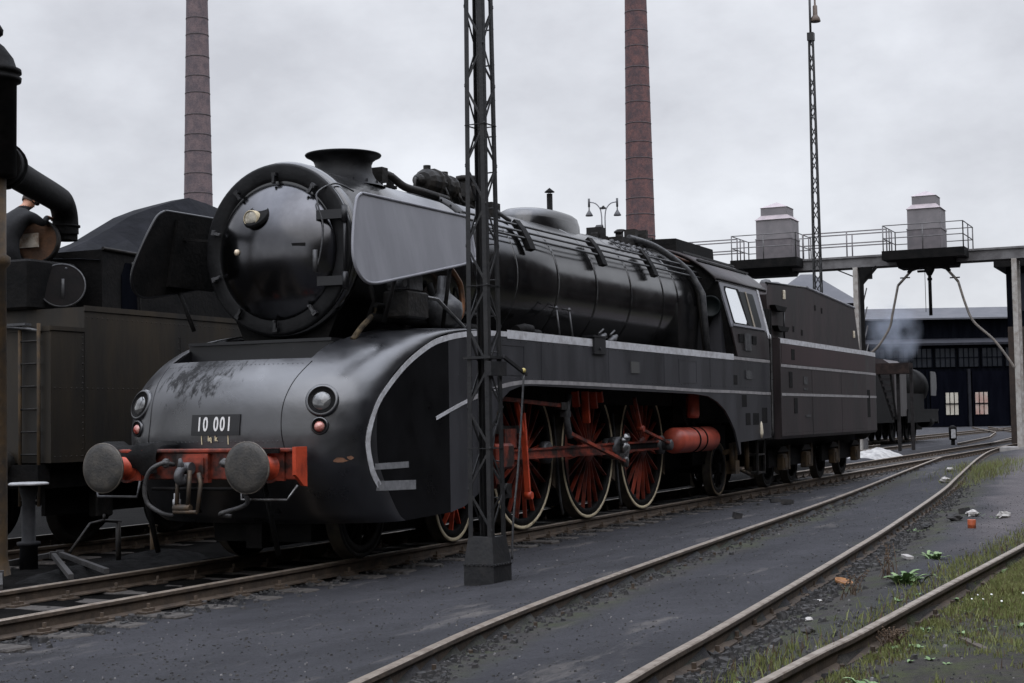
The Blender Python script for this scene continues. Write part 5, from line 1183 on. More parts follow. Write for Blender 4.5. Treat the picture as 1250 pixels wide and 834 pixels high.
# ================================================================ PERSON ON THE TENDER
def person():
    J = {}; E = []; Rr = {}
    def j(n, p, r_, par=None):
        J[n] = Vector(p); Rr[n] = r_
        if par: E.append((par, n))
    X, Y, Z = 2.62, 4.55, 2.97
    j('pelvis', (X-.10, Y, Z+.86), .155); j('waist', (X-.05, Y, Z+.98), .14, 'pelvis'); j('chest', (X+.08, Y, Z+1.17), .16, 'waist'); j('neckb', (X+.21, Y, Z+1.31), .085, 'chest'); j('neck', (X+.27, Y-.01, Z+1.36), .058, 'neckb')
    j('head', (X+.32, Y-.02, Z+1.42), .088, 'neck'); j('crown', (X+.36, Y-.02, Z+1.50), .085, 'head')
    for s, nm in ((-1, 'R'), (1, 'L')):
        j('hip'+nm, (X-.10, Y+s*.10, Z+.79), .105, 'pelvis'); j('knee'+nm, (X+.06, Y+s*.11, Z+.45), .068, 'hip'+nm); j('ank'+nm, (X-.02, Y+s*.11, Z+.08), .046, 'knee'+nm); j('toe'+nm, (X+.16, Y+s*.13, Z+.04), .042, 'ank'+nm)
        j('sh'+nm, (X+.15, Y+s*.19, Z+1.23), .078, 'chest')
    # right arm reaches the lid rim, left arm lower across to the lid face
    for nm, el, wr, up in (('R', (X+.26, Y-.32, Z+1.12), (X+.40, Y-.24, Z+1.225), Vector((.10, .02, .0))), ('L', (X+.22, Y+.25, Z+.98), (X+.40, Y+.10, Z+.90), Vector((.09, -.04, .0)))):
        j('el'+nm, el, .052, 'sh'+nm); j('wr'+nm, wr, .033, 'el'+nm); pm = Vector(wr)+up*.7; j('pal'+nm, pm, .034, 'wr'+nm)
        side = Vector((0, 1, 0))
        for k, ln in enumerate((.075, .085, .08, .062)):
            o = side*(.026-.0175*k); a = pm+up.normalized()*.035+o; c = a+up.normalized()*ln*.55; d = c+(up.normalized()*.3+Vector((0, 0, -1)))*ln*.4
            j('f%s%da' % (nm, k), a, .0105, 'pal'+nm); j('f%s%db' % (nm, k), c, .0095, 'f%s%da' % (nm, k)); j('f%s%dc' % (nm, k), d, .008, 'f%s%db' % (nm, k))
        a = pm+side*.035+Vector((0, 0, -.01)); j('t%sa' % nm, a, .012, 'pal'+nm); j('t%sb' % nm, a+up.normalized()*.04+side*.015+Vector((0, 0, -.02)), .010, 't%sa' % nm)
    names = list(J); idx = {n: i for i, n in enumerate(names)}
    me = bpy.data.meshes.new('person'); me.from_pydata([J[n] for n in names], [(idx[a], idx[c]) for a, c in E], []); o = bpy.data.objects.new('person', me); COL.objects.link(o)
    sk = o.modifiers.new('skin', 'SKIN'); 
    for i, n in enumerate(names): me.skin_vertices[0].data[i].radius = (Rr[n], Rr[n]*(1.0 if n not in ('chest', 'waist', 'pelvis') else 1.15)); me.skin_vertices[0].data[i].use_root = (i == 0)
    ss = o.modifiers.new('sub', 'SUBSURF'); ss.levels = 2; ss.render_levels = 2
    dg = bpy.context.evaluated_depsgraph_get(); dg.update(); m2 = bpy.data.meshes.new_from_object(o.evaluated_get(dg))
    o.modifiers.clear(); o.data = m2; bpy.data.meshes.remove(me)
    m2.materials.clear(); m2.materials.append(cloth); m2.materials.append(skin)
    H = J['head']; 
    for p in m2.polygons:
        c = p.center; p.use_smooth = True
        near = c.z > J['neck'].z+.01 and (c-H).length < .25
        for nm in 'LR':
            if (c-J['pal'+nm]).length < .12 and (c-J['wr'+nm]).dot(J['pal'+nm]-J['wr'+nm]) > 0: near = True
        p.material_index = 1 if near else 0
    # face: push vertices for nose and brow, looking forward and down
    fw = Vector((.82, -.15, -.55)).normalized(); upv = Vector((.5, -.1, .83)).normalized(); fc = (H+J['crown'])/2
    for v in m2.vertices:
        q = v.co-fc
        if q.length < .17 and q.dot(fw) > .03:
            a, h = q.dot(fw.cross(upv)), q.dot(upv)
            v.co += fw*(.028*math.exp(-(a/.018)**2-((h+.012)/.026)**2)+.010*math.exp(-((h-.03)/.014)**2-(a/.06)**2)+.012*math.exp(-((h+.075)/.025)**2-(a/.03)**2)-.012*math.exp(-((abs(a)-.034)/.014)**2-((h-.008)/.012)**2))
    ORG[o.name] = Vector((0, 0, 0)); tag(o, 'person in dark work clothes and cap leaning over the open filler lid on the tender', 'person')
    sd_ = fw.cross(upv)
    for s in (-1, 1):
        b = MB(); b.blob(fc+fw*.078+sd_*s*.034+upv*.008, .013, n=8, rough=0, smooth=True); b.build('eye', mat('eye', (.05, .04, .035), .2), o)
        b = MB(); b.blob(fc+sd_*s*.092-fw*.005-upv*.01, .028, (1, .5, 1.3), n=8, rough=.1, smooth=True); b.build('ear', skin, o)
    b = MB(); b.bar(fc+fw*.083-upv*.045-sd_*.026, fc+fw*.083-upv*.045+sd_*.026, .010, .008); b.build('mouth', mat('lip', (.25, .09, .07), .6), o)
    b = MB(); b.lathe(fc+upv*.028, upv, [(0, .098), (.03, .102), (.045, .112), (.065, .110), (.082, .07), (.085, 0)], 20, cap=False)
    b.lathe(fc+upv*.030+fw*.06, upv+fw*.25, [(0, .075), (.006, .075)], 16); b.build('cap', cloth, o)
    b = MB(); b.lathe(fc+upv*.005-fw*.012, upv, [(-.05, .085), (-.02, .094), (.03, .098)], 18, cap=False); b.build('hair', mat('hair', (.03, .02, .015), .8), o)
person()

# ================================================================ STANDPIPE, BENT PIPE, SCRAP
t = thing('standpipe', 'dark standpipe topped by a flat pale plate beside the water crane', 'standpipe', (.63, 2.4, -.1))
b = MB(); b.lathe((.63, 2.4, -.1), (0, 0, 1), [(0, .10), (.30, .095), (.31, .125), (.345, .125), (.355, .075), (.80, .07), (.90, .10), (.955, .10)], 20); b.build('pipe', mat('pipe_grey', (.008, .008, .009), .7, 0, (.016, .016, .017), 6, .2, spec=.2), t)
b = MB(); b.lathe((.63, 2.4, .855), (0, 0, 1), [(0, .12), (.004, .21), (.022, .215), (.034, .19), (.038, .0)], 24); b.build('top_plate', capw, t)
b = MB(); b.tube([(.82, 2.0, .12), (1.15, 2.0, .41), (1.36, 2.0, .43), (1.66, 2.0, .40)], .018, 8); b.tube([(1.62, 2.0, .40), (1.62, 2.0, -.12)], .03, 8); b.tube([(1.38, 2.0, .42), (1.38, 2.0, .50)], .016, 6)
tag(b.build('bent_pipe', grimy), 'bent pipe standing between the tracks below the left buffer', 'pipe')
b = MB(); b.tube([(2.24, 2.0, -.12), (2.24, 2.0, .30)], .04, 8); b.box(2.2, 2.28, 1.96, 2.04, .3, .32); tag(b.build('marker_post', ochre), 'short brown post behind the left buffer between the tracks', 'post')
for i, (p, q, lab) in enumerate([((.27, 2.47, .03), (1.47, 2.75, .04), 'dark scrap bar lying nearest the standpipe foot'), ((1.47, 2.72, .04), (.12, .9, .02), 'long scrap bar lying slantwise across the rail end'), ((1.21, 2.58, .05), (-.45, .86, .02), 'scrap bar leaning over the ballast beside the left rail'), ((-.54, 1.69, .03), (-1.4, .86, .02), 'short scrap bar at the left edge on the ballast')]):
    b = MB(); b.bar(p, q, .05, .05); b.bar(p, Vector(p)+(Vector(q)-Vector(p)).normalized()*.06, .08, .08); tag(b.build('scrap_bar', mat('scrap_steel_%d' % i, (.05, .048, .047), .6, .2, (.025, .022, .02), 7, .3)), lab, 'scrap metal')
def heap(name, label, cx, cy, lx, ly, h, m_, seed, z0=-.17, ang=0., nx=30, ny=18):
    rows = []; ca, sa = math.cos(ang), math.sin(ang)
    for i in range(nx+1):
        row = []
        for k in range(ny+1):
            u, v = 2*i/nx-1, 2*k/ny-1; d = math.sqrt(u*u+v*v)
            z = h*max(0, 1-d**1.4)*(1+.5*noise.noise((u*2+seed, v*2, seed)))+.10*h*noise.noise((u*8, v*8, seed))*(1 if d < 1 else 0)-.02
            row.append((cx+(u*ca*lx-v*sa*ly), cy+(u*sa*lx+v*ca*ly), z0+max(z, -.02)))
        rows.append(row)
    b = MB(); b.grid(rows); o = b.build(name, m_, None); return tag(o, label, 'ash heap')
heap('ash_heap', 'pale ash heap on the ground behind the end of the black tender', 42.5, 2.0, 3.2, 1.0, .42, ashm, 3)
heap('ash_heap', 'pale ash bank seen under the engine between its last red wheel and small wheel', 15.6, 2.6, 2.6, .55, .34, ashm, 5, -.12)
heap('ash_heap', 'pale ash patch seen under the cab behind the trailing wheel', 20.2, 2.7, 1.3, .5, .36, ashm, 8, -.12)
heap('ash_heap', 'grey clinker heap between the tracks behind the left buffer', 2.3, 2.0, .9, .45, .14, mat('clinker', (.010, .010, .010), .95, 0, (.003, .003, .003), 7, .8, 25, spec=.08), 11, -.08)
heap('ash_heap', 'low grey clinker strip beside the standpipe', .9, 1.75, 1.6, .28, .10, MATS['clinker'], 14, -.08)

# ================================================================ LATTICE MAST IN FRONT OF THE ENGINE
MX, MY, MZ = 1.33, -2.80, -.16
lm = thing('lattice_mast', 'tall dark steel lattice mast standing in front of the engine', 'lattice mast', (MX, MY, MZ))
ANG = R(-5)
def mloc(u, v, z): return Vector((MX+u*math.cos(ANG)-v*math.sin(ANG), MY+u*math.sin(ANG)+v*math.cos(ANG), z))
b = MB()
rows = []
for a, z in ((.170, -.30), (.170, .06), (.176, .062), (.176, .085), (.168, .086), (.135, .34), (.120, .345), (.12, .2)):
    rows.append([mloc(u*a, v*a, z) for u, v in ((-1, -1), (1, -1), (1, 1), (-1, 1))])
b.grid(rows, True, smooth=False); b.add(rows[-1], [(0, 1, 2, 3)])
for k in range(7):
    for (u0, v0, u1, v1) in ((-1, -1, 1, -1), (-1, -1, -1, 1), (1, -1, 1, 1)):
        t_ = (k+.5)/7; b.blob(mloc(.178*lerp(u0, u1, t_), .178*lerp(v0, v1, t_), .072), .011, rough=0, n=6)
b.build('base', mastm, lm)
MTOP = 9.0
def half(z): return .132-(.132-.085)*(z-.2)/(MTOP-.2)
for u in (-1, 1):
    for v in (-1, 1):
        b = MB(); L_ = .048; th = .007
        for (du, dv, wu, wv) in ((-u*L_/2, 0, L_, th), (0, -v*L_/2, th, L_)):
            P = []
            for z in (.10, MTOP):
                h = half(z); cu, cv = u*h+du, v*h+dv
                P += [mloc(cu-wu/2, cv-wv/2, z), mloc(cu+wu/2, cv-wv/2, z), mloc(cu+wu/2, cv+wv/2, z), mloc(cu-wu/2, cv+wv/2, z)]
            b.add(P, [(3, 2, 1, 0), (4, 5, 6, 7), (0, 1, 5, 4), (1, 2, 6, 5), (2, 3, 7, 6), (3, 0, 4, 7)])
        b.build('corner_leg', mastm, lm)
zz = .40; k = 0
pitch = .40
while zz < MTOP-.5:
    b = MB(); h0, h1 = half(zz), half(zz+pitch)
    C0 = [mloc(u*h0, v*h0, zz) for u, v in ((-1, -1), (1, -1), (1, 1), (-1, 1))]; C1 = [mloc(u*h1, v*h1, zz+pitch) for u, v in ((-1, -1), (1, -1), (1, 1), (-1, 1))]
    for q in range(4):
        a, c = q, (q+1) % 4
        if (k+q) % 2: a, c = c, a
        b.bar(C0[a], C1[c], .022, .007, up=(C0[a]+C0[c]-mloc(0, 0, zz)*2).normalized())
        if k % 4 == 1: b.bar(C1[a], C1[c], .022, .007, up=(0, 0, 1))
    b.build('lattice_bay', mastm, lm); zz += pitch; k += 1
b = MB(); P = mloc(0, 0, 1.95)
b.obox(mloc(0, -.135, 1.98), (.30, .06, .14), Matrix.Rotation(ANG, 3, 'Z')); b.obox(mloc(0, 0, 2.09), (.31, .31, .025), Matrix.Rotation(ANG, 3, 'Z')); b.bar(mloc(.1, -.16, 2.10), mloc(.55, -.16, 1.93), .03, .03); b.build('cross_arm', mastm, lm)
b = MB(); b.tube(cspline([mloc(.50, -.16, 1.94), mloc(.42, -.16, 1.4), mloc(.34, -.16, .95), mloc(.24, -.16, .5), mloc(.2, -.16, .1)], 6), .012, 6); b.build('guy_rod', dullsteel, lm)
b = MB(); b.blob(mloc(.48, -.17, 1.97), .026, rough=0); b.build('insulator', mat('insulator_yellow', (.5, .4, .12), .4), lm)
b = MB(); b.tube([mloc(.02, .02, .3), mloc(.02, .02, 8.6)], .022, 8); b.build('cable_pipe', mastm, lm)
# climbing irons on the right hand legs
b = MB()
for i in range(24):
    z = .7+i*.36; h = half(z); b.tube([mloc(h, -h, z), mloc(h+.035, -h*.2, z+.01), mloc(h, h*.9, z)], .008, 6)
b.build('climbing_irons', mastm, lm)
b = MB(); b.box(MX-.3, MX+.3, MY-.04, MY+.04, MTOP-.06, MTOP); b.lathe((MX, MY-.45, MTOP-.3), (0, 0, 1), [(0, .2), (.12, .16), (.2, .06), (.3, .05)], 16); b.bar((MX, MY, MTOP), (MX, MY-.5, MTOP), .05, .05); b.build('mast_head', mastm, lm)

# ================================================================ SLENDER LAMP MAST BEHIND THE TENDER
B0 = CAMP+FD*56+RD*11.36; bx, by = B0.x, B0.y
t = thing('lamp_mast', 'slender lattice lamp mast with one hanging lamp rising behind the tender', 'lamp mast', (bx, by, -.18))
def hh(z): return .17-.10*z/15.6
for u in (-1, 1):
    for v in (-1, 1):
        b = MB(); b.bar((bx+u*hh(0), by+v*hh(0), -.18), (bx+u*hh(15.6), by+v*hh(15.6), 15.6), .045, .045, up=(0, 1, 0)); b.build('corner_leg', mastm, t)
z = .3; k = 0
while z < 15.2:
    b = MB(); p = .46
    C0 = [Vector((bx+u*hh(z), by+v*hh(z), z)) for u, v in ((-1, -1), (1, -1), (1, 1), (-1, 1))]; C1 = [Vector((bx+u*hh(z+p), by+v*hh(z+p), z+p)) for u, v in ((-1, -1), (1, -1), (1, 1), (-1, 1))]
    for q in range(4):
        a, c = q, (q+1) % 4
        if k % 2: a, c = c, a
        b.bar(C0[a], C1[c], .03, .03)
    b.build('lattice_bay', mastm, t); z += p; k += 1
b = MB(); b.box(bx-.12, bx+.12, by-.12, by+.12, 15.4, 15.7); b.tube([(bx-.04, by, 15.4), (bx-.04, by, 17.3)], .045, 8); b.tube(cspline([(bx-.04, by, 17.25), (bx, by, 17.4), (bx+.08, by-.10, 17.4), (bx+.10, by-.16, 17.1)], 5), .03, 8); b.build('mast_top', mastm, t)
lx, ly = bx+.10, by-.16
b = MB(); b.lathe((lx, ly, 16.12), (0, 0, 1), [(0, .19), (.02, .2), (.14, .17), (.22, .11), (.26, .09), (.6, .085), (.64, .04), (1.0, .03)], 18); b.build('lamp', mat('lamp_housing', (.07, .045, .03), .5, .2, (.12, .09, .07), 6), t)
# ================================================================ DOUBLE ARM STREET LAMP
P0 = CAMP+FD*60+RD*3.72; bx, by = P0.x, P0.y
t = thing('street_lamp', 'pale double armed yard lamp standing behind the boiler', 'street lamp', (bx, by, -.18))
paleL = mat('lamp_post_paint', (.22, .22, .235), .5, .2, (.30, .30, .31), 5)
b = MB(); b.cyl((bx, by, -.18), (bx, by, 8.25), .13, 12); b.lathe((bx, by, 8.2), (0, 0, 1), [(0, .20), (.02, .16), (.42, .15), (.45, .17)], 14); b.build('post', paleL, t)
for s in (-1, 1):
    pts = [P0.xy.to_3d()+RD*(s*.065)+Vector((0, 0, 8.5)), P0.xy.to_3d()+RD*(s*.065)+Vector((0, 0, 9.45))]
    arm = [pts[1]+Vector((0, 0, 0)), P0.xy.to_3d()+RD*(s*.12)+Vector((0, 0, 9.78)), P0.xy.to_3d()+RD*(s*.30)+Vector((0, 0, 10.0)), P0.xy.to_3d()+RD*(s*.54)+Vector((0, 0, 10.06))]
    b = MB(); b.tube([pts[0]]+cspline(arm, 5), .026, 8); b.build('arm', paleL, t)
    e = P0.xy.to_3d()+RD*(s*.56)
    b = MB(); b.tube([e+Vector((0, 0, 9.86)), e+Vector((0, 0, 10.2))], .045, 10); b.tube([e+Vector((0, 0, 9.7)), e+Vector((0, 0, 9.9))], .025, 8)
    b.lathe(e+Vector((0, 0, 9.5)), (0, 0, 1), [(0, .145), (.03, .15), (.12, .10), (.2, .05), (.24, .03)], 18); b.build('lamp', mat('lamp_bell', (.06, .06, .065), .5, .2, (.1, .1, .1), 4), t)
b = MB(); b.box(bx-.1, bx+.1, by-.1, by+.1, 9.78, 9.84); b.blob((bx, by, 9.86), .06); b.build('bracket', mastm, t)
# thin capped flue
P1 = CAMP+FD*80+RD*2.13
t = thing('flue_pipe', 'thin dark flue with a conical cap showing above the steam dome', 'flue', (P1.x, P1.y, -.18))
b = MB(); b.cyl((P1.x, P1.y, -.18), (P1.x, P1.y, 13.4), .155, 14); b.build('pipe', soot, t)
b = MB(); b.lathe((P1.x, P1.y, 13.48), (0, 0, 1), [(0, .27), (.03, .27), (.25, .0)], 16); b.cyl((P1.x-.1, P1.y, 13.38), (P1.x-.1, P1.y, 13.5), .02, 6); b.cyl((P1.x+.1, P1.y, 13.38), (P1.x+.1, P1.y, 13.5), .02, 6); b.build('cowl', soot, t)

# ================================================================ SAND GANTRY
gt = thing('gantry', 'long steel gantry carrying railings across the tracks on the right', 'gantry', (52, 0, -.18))
b = MB(); b.box(51.7, 51.85, -6, 11, 7.62, 8.02); b.box(52.6, 52.75, -6, 11, 7.62, 8.02); b.box(51.62, 52.83, -6, 11, 8.02, 8.10); b.build('girder', gantrym, gt)
for y in (-1.85, 4.55, 10.8):
    for x in (51.7, 52.66):
        b = MB(); b.box(x-.02, x+.16, y-.10, y+.10, -.18, 7.62); b.build('post', palepost if y < 4 or x < 52 else gantrym, gt)
    if y > 0:
        b = MB(); b.bar((51.78, y-.25, 7.62), (51.78, y-.25, 3.5), .14, .14, up=(0, 1, 0)); b.xz([(51.7, 7.6), (51.7, 7.1), (51.8, 7.1), (51.8, 7.6)], y-.7, y-.2); b.bar((51.76, y-.9, 7.62), (51.76, y-.25, 6.9), .12, .12, up=(1, 0, 0)); b.bar((51.75, y+.9, 7.62), (51.75, y+.1, 7.25), .05, .05, up=(1, 0, 0)); b.build('brace', soot, gt)
b = MB()
for k in range(8): b.bar((51.8, 4.3, .4+k*.8), (52.7, 4.3, 1.2+k*.8), .04, .04)
b.build('post_lacing', gantrym, gt)
b = MB(); b.box(51.3, 53.1, -2.6, -1.1, -.20, .02); b.build('footing', concrete, gt)
def railing(pts, h=1.05, nm='railing'):
    b = MB()
    for i in range(len(pts)-1):
        a, c = Vector(pts[i]), Vector(pts[i+1])
        for hz in (h, h*.5): b.tube([a+Vector((0, 0, hz)), c+Vector((0, 0, hz))], .022, 6)
        n_ = max(1, round((c-a).length/1.3))
        for k in range(n_+1): p = a.lerp(c, k/n_); b.tube([p, p+Vector((0, 0, h))], .026, 6)
    return b.build(nm, gantrym, gt)
for y0, y1 in ((6.75, 9.65), (-.1, 3.2)):
    b = MB(); b.box(50.6, 53.4, y0, y1, 7.75, 8.12); b.xz([(50.9, 7.75), (53.1, 7.75), (52.6, 7.45), (51.4, 7.45)], y0+.5, y1-.5); b.build('platform', soot, gt)
    railing([(50.7, y0+.05, 8.12), (50.7, y1-.05, 8.12), (53.3, y1-.05, 8.12)]); railing([(53.3, y1-.05, 8.12), (53.3, y0+.05, 8.12), (50.7, y0+.05, 8.12)])
for x in (51.7, 52.75):
    for a, c in (((x, 9.65, 8.1), (x, 14.0, 8.1)), ((x, 3.2, 8.1), (x, 6.75, 8.1))):
        b = MB(); a, c = Vector(a), Vector(c)
        for hz in (1.05, .55): b.bar(a+Vector((0, 0, hz)), c+Vector((0, 0, hz)), .04, .05)
        for k in range(3): p = a.lerp(c, [.0, .47, 1.][k]); b.tube([p, p+Vector((0, 0, 1.05))], .03, 6)
        b.build('walkway_rail', pink, gt)
def sand_tower(y0, y1, label):
    ym = (y0+y1)/2
    t = thing('sand_tower', label, 'sand tower', (52.1, ym, 8.12), 'sand towers on the gantry')
    hw = (y1-y0)/2
    b = MB(); b.box(51.3, 52.75, y0, y1, 8.12, 9.02); b.build('lower_bin', mat('lower_bin_'+str(round(ym)), (.125, .115, .12), .7, 0, (.17, .15, .155), 2.5, .15), t)
    b = MB(); b.box(51.33, 52.72, y0+.02, y1-.02, 9.05, 9.86); b.box(51.28, 52.77, y0-.02, y1+.02, 9.0, 9.05); b.build('upper_bin', pink, t)
    P = [(51.28, y0-.02, 9.86), (52.77, y0-.02, 9.86), (52.77, y1+.02, 9.86), (51.28, y1+.02, 9.86)]; q = .20; Q = [(51.28+q, y0+q, 10.06), (52.77-q, y0+q, 10.06), (52.77-q, y1-q, 10.06), (51.28+q, y1-q, 10.06)]
    b = MB(); b.grid([P, Q], True, smooth=False); b.add(Q, [(0, 1, 2, 3)]); b.build('sloped_shoulder', pinkpale, t)
    b = MB(); b.box(51.28+q, 52.77-q, y0+q, y1-q, 10.06, 10.40); b.build('top_box', pink, t)
    P = [(51.25+q, y0+q-.03, 10.40), (52.80-q, y0+q-.03, 10.40), (52.80-q, y1-q+.03, 10.40), (51.25+q, y1-q+.03, 10.40)]
    b = MB(); b.add(P+[(52.02, ym, 10.68)], [(0, 1, 4), (1, 2, 4), (2, 3, 4), (3, 0, 4)]); b.build('pyramid_cap', pinkpale, t)
sand_tower(7.15, 8.70, 'pinkish sheet metal sand tower on the gantry nearest the slender lamp mast')
sand_tower(.92, 2.28, 'grey sand tower on the gantry above the two curved sand pipes')
for pts, lab in (([(51.6, 2.05, 7.5), (51.5, 2.45, 7.05), (51.5, 2.75, 6.74), (51.5, 3.0, 5.6), (51.5, 3.15, 5.0), (51.5, 3.6, 4.3), (51.5, 4.0, 3.95)], 'sand pipe curving down to the left below the sand tower'), ([(51.6, .92, 7.5), (51.5, .45, 6.95), (51.5, .32, 6.78), (51.5, .05, 5.8), (51.5, -.25, 5.1), (51.5, -.99, 4.36), (51.5, -1.55, 3.55), (51.5, -1.75, 3.2)], 'long sand pipe curving down to the right towards the pale post')):
    t = thing('sand_pipe', lab, 'sand pipe', pts[0], 'sand pipes hanging from the gantry')
    P = [Vector(p) for p in pts]
    b = MB(); b.tube([P[0], P[1], P[2]], .055, 10); b.tube(cspline(P[2:], 5), .05, 10); b.build('flexible_pipe', hosem, t)
    b = MB(); b.lathe(P[0]+Vector((0, 0, .05)), P[1]-P[0], [(-.1, .22), (.1, .18), (.25, .09), (.42, .07)], 14); b.tube([P[1]-Vector((0, .2, 0)), P[1]+Vector((0, .2, 0))], .03, 6); b.build('valve', soot, t)
t = thing('sand_pipe', 'straight dark sand pipe hanging between the two curved ones', 'sand pipe', (51.6, 1.47, 7.5), 'sand pipes hanging from the gantry')
b = MB(); b.tube([(51.6, 1.47, 7.6), (51.6, 1.47, 5.45)], .07, 10); b.tube([(51.6, 1.47, 7.0), (51.6, 1.47, 6.9)], .10, 10); b.build('flexible_pipe', soot, t)
b = MB(); b.lathe((51.6, 1.47, 7.1), (0, 0, 1), [(0, .09), (.2, .2), (.4, .24), (.5, .24)], 14); b.box(51.5, 51.7, 1.6, 1.95, 7.25, 7.33); b.tube([(51.6, 1.66, 7.3), (51.6, 1.66, 5.6)], .012, 6); b.build('valve', soot, t)

# ================================================================ LADDER STAIR BEHIND THE TENDER
t = thing('step_stand', 'dark iron stair stand with rungs and two posts behind the tender end', 'stair', (50.6, 2.8, -.18))
stairm = mat('stair_iron', (.011, .010, .010), .7, .1, (.026, .023, .023), 5, spec=.2)
for y in (2.72, 2.18): 
    b = MB(); b.box(50.65, 50.80, y-.06, y+.06, -.18, 3.15 if y > 2.5 else 3.3); b.build('post', stairm, t)
b = MB(); b.bar((50.4, 3.42, 3.05), (50.6, 2.92, 1.2), .06, .10); b.bar((50.4, 2.95, 3.05), (50.6, 2.80, 1.2), .05, .08); b.build('stringer', soot, t)
for k in range(7): q = k/6.5; b = MB(); b.bar((50.4+.2*q, 3.36-.48*q, 2.85-1.6*q), (50.4+.2*q, 2.98-.14*q, 2.85-1.6*q), .12, .10); b.build('rung', stairm, t)
b = MB(); b.box(50.3, 51.2, 2.2, 3.6, 3.06, 3.5); b.build('landing', mat('landing_brown', (.012, .008, .007), .8, 0, (.030, .019, .016), 4, spec=.2), t)
# ================================================================ DISTANT STEAM ENGINE
l2o = thing('steam_locomotive', 'small distant dark steam engine giving off smoke in front of the roundhouse', 'steam locomotive', (70, 7.85, 0))
yc2 = 6.9
for_y = lambda y: y+0
b = MB(); b.lathe((67.5, yc2, 2.9), (1, 0, 0), [(0, 1.0), (6.3, .97), (6.35, 1.06), (8.2, 1.06), (8.25, .9), (8.4, .3), (8.45, 0)], 32); b.build('boiler', soot, l2o)
b = MB(); b.box(64.2, 67.3, yc2-1.4, yc2+1.4, 1.3, 3.75); b.yz([(yc2-1.5, 3.75), (yc2-.9, 4.15), (yc2, 4.3), (yc2+.9, 4.15), (yc2+1.5, 3.75)], 64, 67.6); b.build('cab', tenderp, l2o)
b = MB(); b.lathe((74.6, yc2, 3.8), (0, 0, 1), [(0, .35), (.5, .32), (.55, .38)], 18); b.build('chimney', soot, l2o)
b = MB(); b.lathe((71, yc2, 3.6), (0, 0, 1), [(0, .45), (.4, .43), (.5, .3), (.52, 0)], 18); b.lathe((69, yc2, 3.6), (0, 0, 1), [(0, .45), (.4, .43), (.5, .3), (.52, 0)], 18); b.build('dome', soot, l2o)
b = MB(); b.box(67.3, 76.5, yc2-1.45, yc2+1.45, 1.55, 1.65); b.box(76.4, 76.6, yc2-1.4, yc2+1.4, .85, 1.3); b.box(65, 76.4, yc2-.5, yc2+.5, .5, 1.5); b.build('running_board', soot, l2o)
for s in (-1, 1):
    b = MB(); b.xz([(74.4, 2.4), (75.9, 2.4), (76.2, 2.9), (76.1, 3.6), (75.8, 3.75), (74.4, 3.75)], yc2+s*1.4-.02, yc2+s*1.4+.02); b.build('smoke_deflector', dullsteel, l2o)
    b = MB(); b.lathe((76.6, yc2+s*.87, 1.06), (1, 0, 0), [(0, .1), (.4, .1), (.42, .25), (.48, .25), (.48, 0)], 18); b.build('buffer', capw, l2o)
    for x in (66.5, 68.6, 70.4, 72.2): 
        b = MB(); b.lathe((x, yc2+s*.75, .75), (0, s, 0), [(-.06, .6), (-.06, .76), (.06, .75), (.06, .62), (0, .6), (0, .15), (.08, .12), (.08, 0)], 24, cap=False); b.build('driving_wheel', soot, l2o)
    b = MB(); b.box(67.2, 76.3, yc2+s*1.42-.02, yc2+s*1.42+.02, .95, 1.55); b.box(67.4, 74.3, yc2+s*1.0-.03, yc2+s*1.0+.03, 1.65, 2.5); b.build('side_valance', soot, l2o)
    b = MB(); b.cyl((73.6, yc2+s*1.1, 1.0), (75, yc2+s*1.1, 1.0), .36, 18); b.build('cylinder', soot, l2o)
b = MB(); b.box(58.2, 63.9, yc2-1.4, yc2+1.4, 1.0, 3.3); b.build('coal_tender', soot, l2o)
# ================================================================ SMOKE
def smoke():
    me = bpy.data.meshes.new('smoke'); 
    b = MB(); b.blob((71.0, 6.75, 5.9), 1., (4.2, 1.6, 2.1), 2, .05, n=20, smooth=True); o = b.build('smoke', mat('dummy', (0, 0, 0)))
    m = bpy.data.materials.new('drifting_smoke'); m.use_nodes = True; n = m.node_tree.nodes; l = m.node_tree.links
    for q in list(n):
        if q.type == 'BSDF_PRINCIPLED': n.remove(q)
    v = n.new('ShaderNodeVolumePrincipled'); v.inputs['Color'].default_value = (.62, .68, .80, 1); v.inputs['Anisotropy'].default_value = .2
    t_ = n.new('ShaderNodeTexCoord'); nn_ = n.new('ShaderNodeTexNoise'); nn_.inputs['Scale'].default_value = .75; nn_.inputs['Detail'].default_value = 4; l.new(t_.outputs['Object'], nn_.inputs['Vector'])
    mp_ = n.new('ShaderNodeMapping'); mp_.vector_type = 'POINT'; mp_.inputs['Location'].default_value = (-71/4.0, -6.75/1.5, -5.9/2.0); mp_.inputs['Scale'].default_value = (1/4.0, 1/1.5, 1/2.0); l.new(t_.outputs['Object'], mp_.inputs[0])
    ln = n.new('ShaderNodeVectorMath'); ln.operation = 'LENGTH'; l.new(mp_.outputs[0], ln.inputs[0])
    mr = n.new('ShaderNodeMapRange'); mr.inputs['From Min'].default_value = 1.; mr.inputs['From Max'].default_value = .2; mr.inputs['To Min'].default_value = 0; mr.inputs['To Max'].default_value = 1.; l.new(ln.outputs['Value'], mr.inputs[0])
    m1 = n.new('ShaderNodeMapRange'); m1.inputs['From Min'].default_value = .44; m1.inputs['From Max'].default_value = .74; l.new(nn_.outputs[0], m1.inputs[0])
    mu = n.new('ShaderNodeMath'); mu.operation = 'MULTIPLY'; l.new(mr.outputs[0], mu.inputs[0]); l.new(m1.outputs[0], mu.inputs[1])
    m3 = n.new('ShaderNodeMath'); m3.operation = 'MULTIPLY'; l.new(mu.outputs[0], m3.inputs[0]); m3.inputs[1].default_value = .6
    l.new(m3.outputs[0], v.inputs['Density']); l.new(v.outputs[0], n['Material Output'].inputs['Volume'])
    o.data.materials.clear(); o.data.materials.append(m); tag(o, kind='stuff')
smoke()
